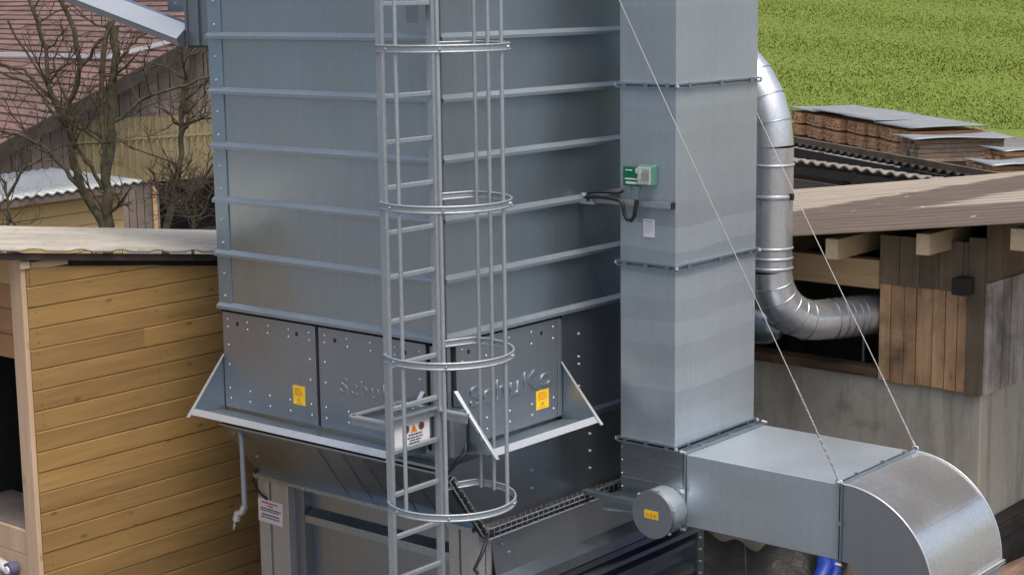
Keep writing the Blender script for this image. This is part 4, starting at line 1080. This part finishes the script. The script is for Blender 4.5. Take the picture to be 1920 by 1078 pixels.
for i in range(12):
    lab_ = ('brown lumber stack at the near corner end of the long row' if i == 0 else ords[i]+' brown lumber stack from the near corner of the long row')
    if i < 4:
        o = stack_proto('lumber_stack', lab_, .60, 2.35, Hs-.05, M['lumber']); protos.append(o)
    else:
        o = dup(protos[(i*3+1) % 4]); o['label'] = lab_
    o.location = S0 + SA*(.82*i); o.rotation_euler = (0, 0, ang); 
# local +y after rotation is SA rotated +90deg = -SB, so mirror: place stacks on the -SB side and turn them
for o in [x for x in scene.objects if x.name.startswith('lumber_stack')]:
    i = round((o.location-S0).dot(SA)/.82)
    o.rotation_euler = (0, 0, ang+math.pi); o.location = S0 + SA*(.82*i+.60) + SB*random.uniform(-.16,.10)
names = ['grey cover sheet lying on the near corner of the long lumber row', 'grey cover sheet second from the near corner on the lumber row', 'grey cover sheet third from the near corner on the lumber row', 'grey cover sheet nearest the round pipe on the lumber row']
for i in range(4):
    t_ = MB(); a0 = -.30+2.45*i; z = Hs+.02+.03*(i % 2)
    def cs(u, v, a0=a0, i=i): 
        p = S0+SA*(a0+2.6*u)+SB*(-.10+2.45*v); return (p.x, p.y, GZ+Hs+.02+.025*((i*7) % 3)+.03*math.sin(v*3+i)+.012*math.cos(2*math.pi*2.6*u/.2))
    t_.grid(cs, 60, 6); tag(t_.build('cover_sheet', M['cover'], solid=.02), names[i], 'metal sheet', 'cover sheets on the lumber stacks')
def side_stack(px0, px1, pyt, pyb, depth, label, cov, m_, len_=None):
    a = hit(px0, pyb, 'z', at(px0, pyb, depth).z); base = a.copy(); h = at(px0, pyt, depth).z-a.z
    L_ = (px1-px0)*depth/PXF/.92
    t = thing('lumber_stack', label, 'lumber', base, math.atan2(SB.y, SB.x), 'loose lumber stacks at the right')
    w = MB(); nl = max(3, int(h/.09))
    for k in range(nl):
        for j in range(5): w.box(random.uniform(-.05,.05), L_, j*.2, j*.2+.19, k*h/nl, (k+1)*h/nl-.012)
    w.build('board_pack', m_, t, local=True)
    w = MB(); w.box(.0, L_, -.001, 1.0, -(a.z-GZ), -.012); w.build('bearer', M['timber'], t, local=True)
    c = MB()
    def cs(u, v):
        p = base+SB*(-.12*L_+1.2*L_*u)+SA*(-.25+1.2*v); return (p.x, p.y, base.z+h+.03+.03*math.sin(u*5+v*2))
    c.grid(cs, 12, 6); tag(c.build('cover_sheet', M['cover'], solid=.025), cov, 'metal sheet', 'cover sheets on the lumber stacks')
side_stack(1722, 1882, 262, 305, 40, 'low pale lumber stack with three layers right of the long row', 'light grey cover sheet tilted on the low pale lumber stack', M['lumber_pale'])
side_stack(1884, 1975, 285, 312, 38, 'upper small brown lumber stack at the right edge above the shed roof', 'pale cover sheet on the upper small stack at the right edge', M['lumber'])
side_stack(1862, 1975, 312, 336, 31, 'lower brown lumber stack just above the shed roof at right', 'white cover sheet on the lower stack just above the shed roof', M['lumber'])

# open corrugated shelters between shed and lumber
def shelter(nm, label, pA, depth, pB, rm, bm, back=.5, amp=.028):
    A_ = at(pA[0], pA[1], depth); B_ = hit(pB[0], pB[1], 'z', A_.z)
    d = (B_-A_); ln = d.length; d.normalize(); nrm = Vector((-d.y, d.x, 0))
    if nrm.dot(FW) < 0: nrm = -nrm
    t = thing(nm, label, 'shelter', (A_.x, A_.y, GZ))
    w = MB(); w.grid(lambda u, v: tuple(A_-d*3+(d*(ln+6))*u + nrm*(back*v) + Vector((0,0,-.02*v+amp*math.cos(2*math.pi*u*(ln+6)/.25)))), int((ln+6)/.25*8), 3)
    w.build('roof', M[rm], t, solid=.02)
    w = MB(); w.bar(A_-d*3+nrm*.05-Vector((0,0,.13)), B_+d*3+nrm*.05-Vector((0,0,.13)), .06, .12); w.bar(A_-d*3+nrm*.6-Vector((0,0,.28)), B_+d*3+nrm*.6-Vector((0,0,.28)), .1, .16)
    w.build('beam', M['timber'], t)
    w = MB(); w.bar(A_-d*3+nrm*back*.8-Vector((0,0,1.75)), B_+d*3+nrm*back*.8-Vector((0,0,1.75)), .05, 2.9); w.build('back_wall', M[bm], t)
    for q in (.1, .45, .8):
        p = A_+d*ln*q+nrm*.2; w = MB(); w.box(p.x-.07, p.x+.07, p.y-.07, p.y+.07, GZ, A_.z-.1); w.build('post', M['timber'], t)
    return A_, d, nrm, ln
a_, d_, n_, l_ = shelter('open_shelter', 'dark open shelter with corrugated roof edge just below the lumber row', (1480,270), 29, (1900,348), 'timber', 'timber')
w = MB(); w.bar(a_-d_*2+Vector((0,0,.09)), a_+d_*(l_+2)+Vector((0,0,.09)), .05, .09)
tag(w.build('roof_board', M['clad_dark']), 'long weathered board lying along the upper shelter roof edge', 'board')
shelter('open_shelter', 'lower open shelter with wavy corrugated edge just above the shed roof', (1542,309), 24.5, (1860,352), 'edge_sheet', 'barnwall', .25, .024)
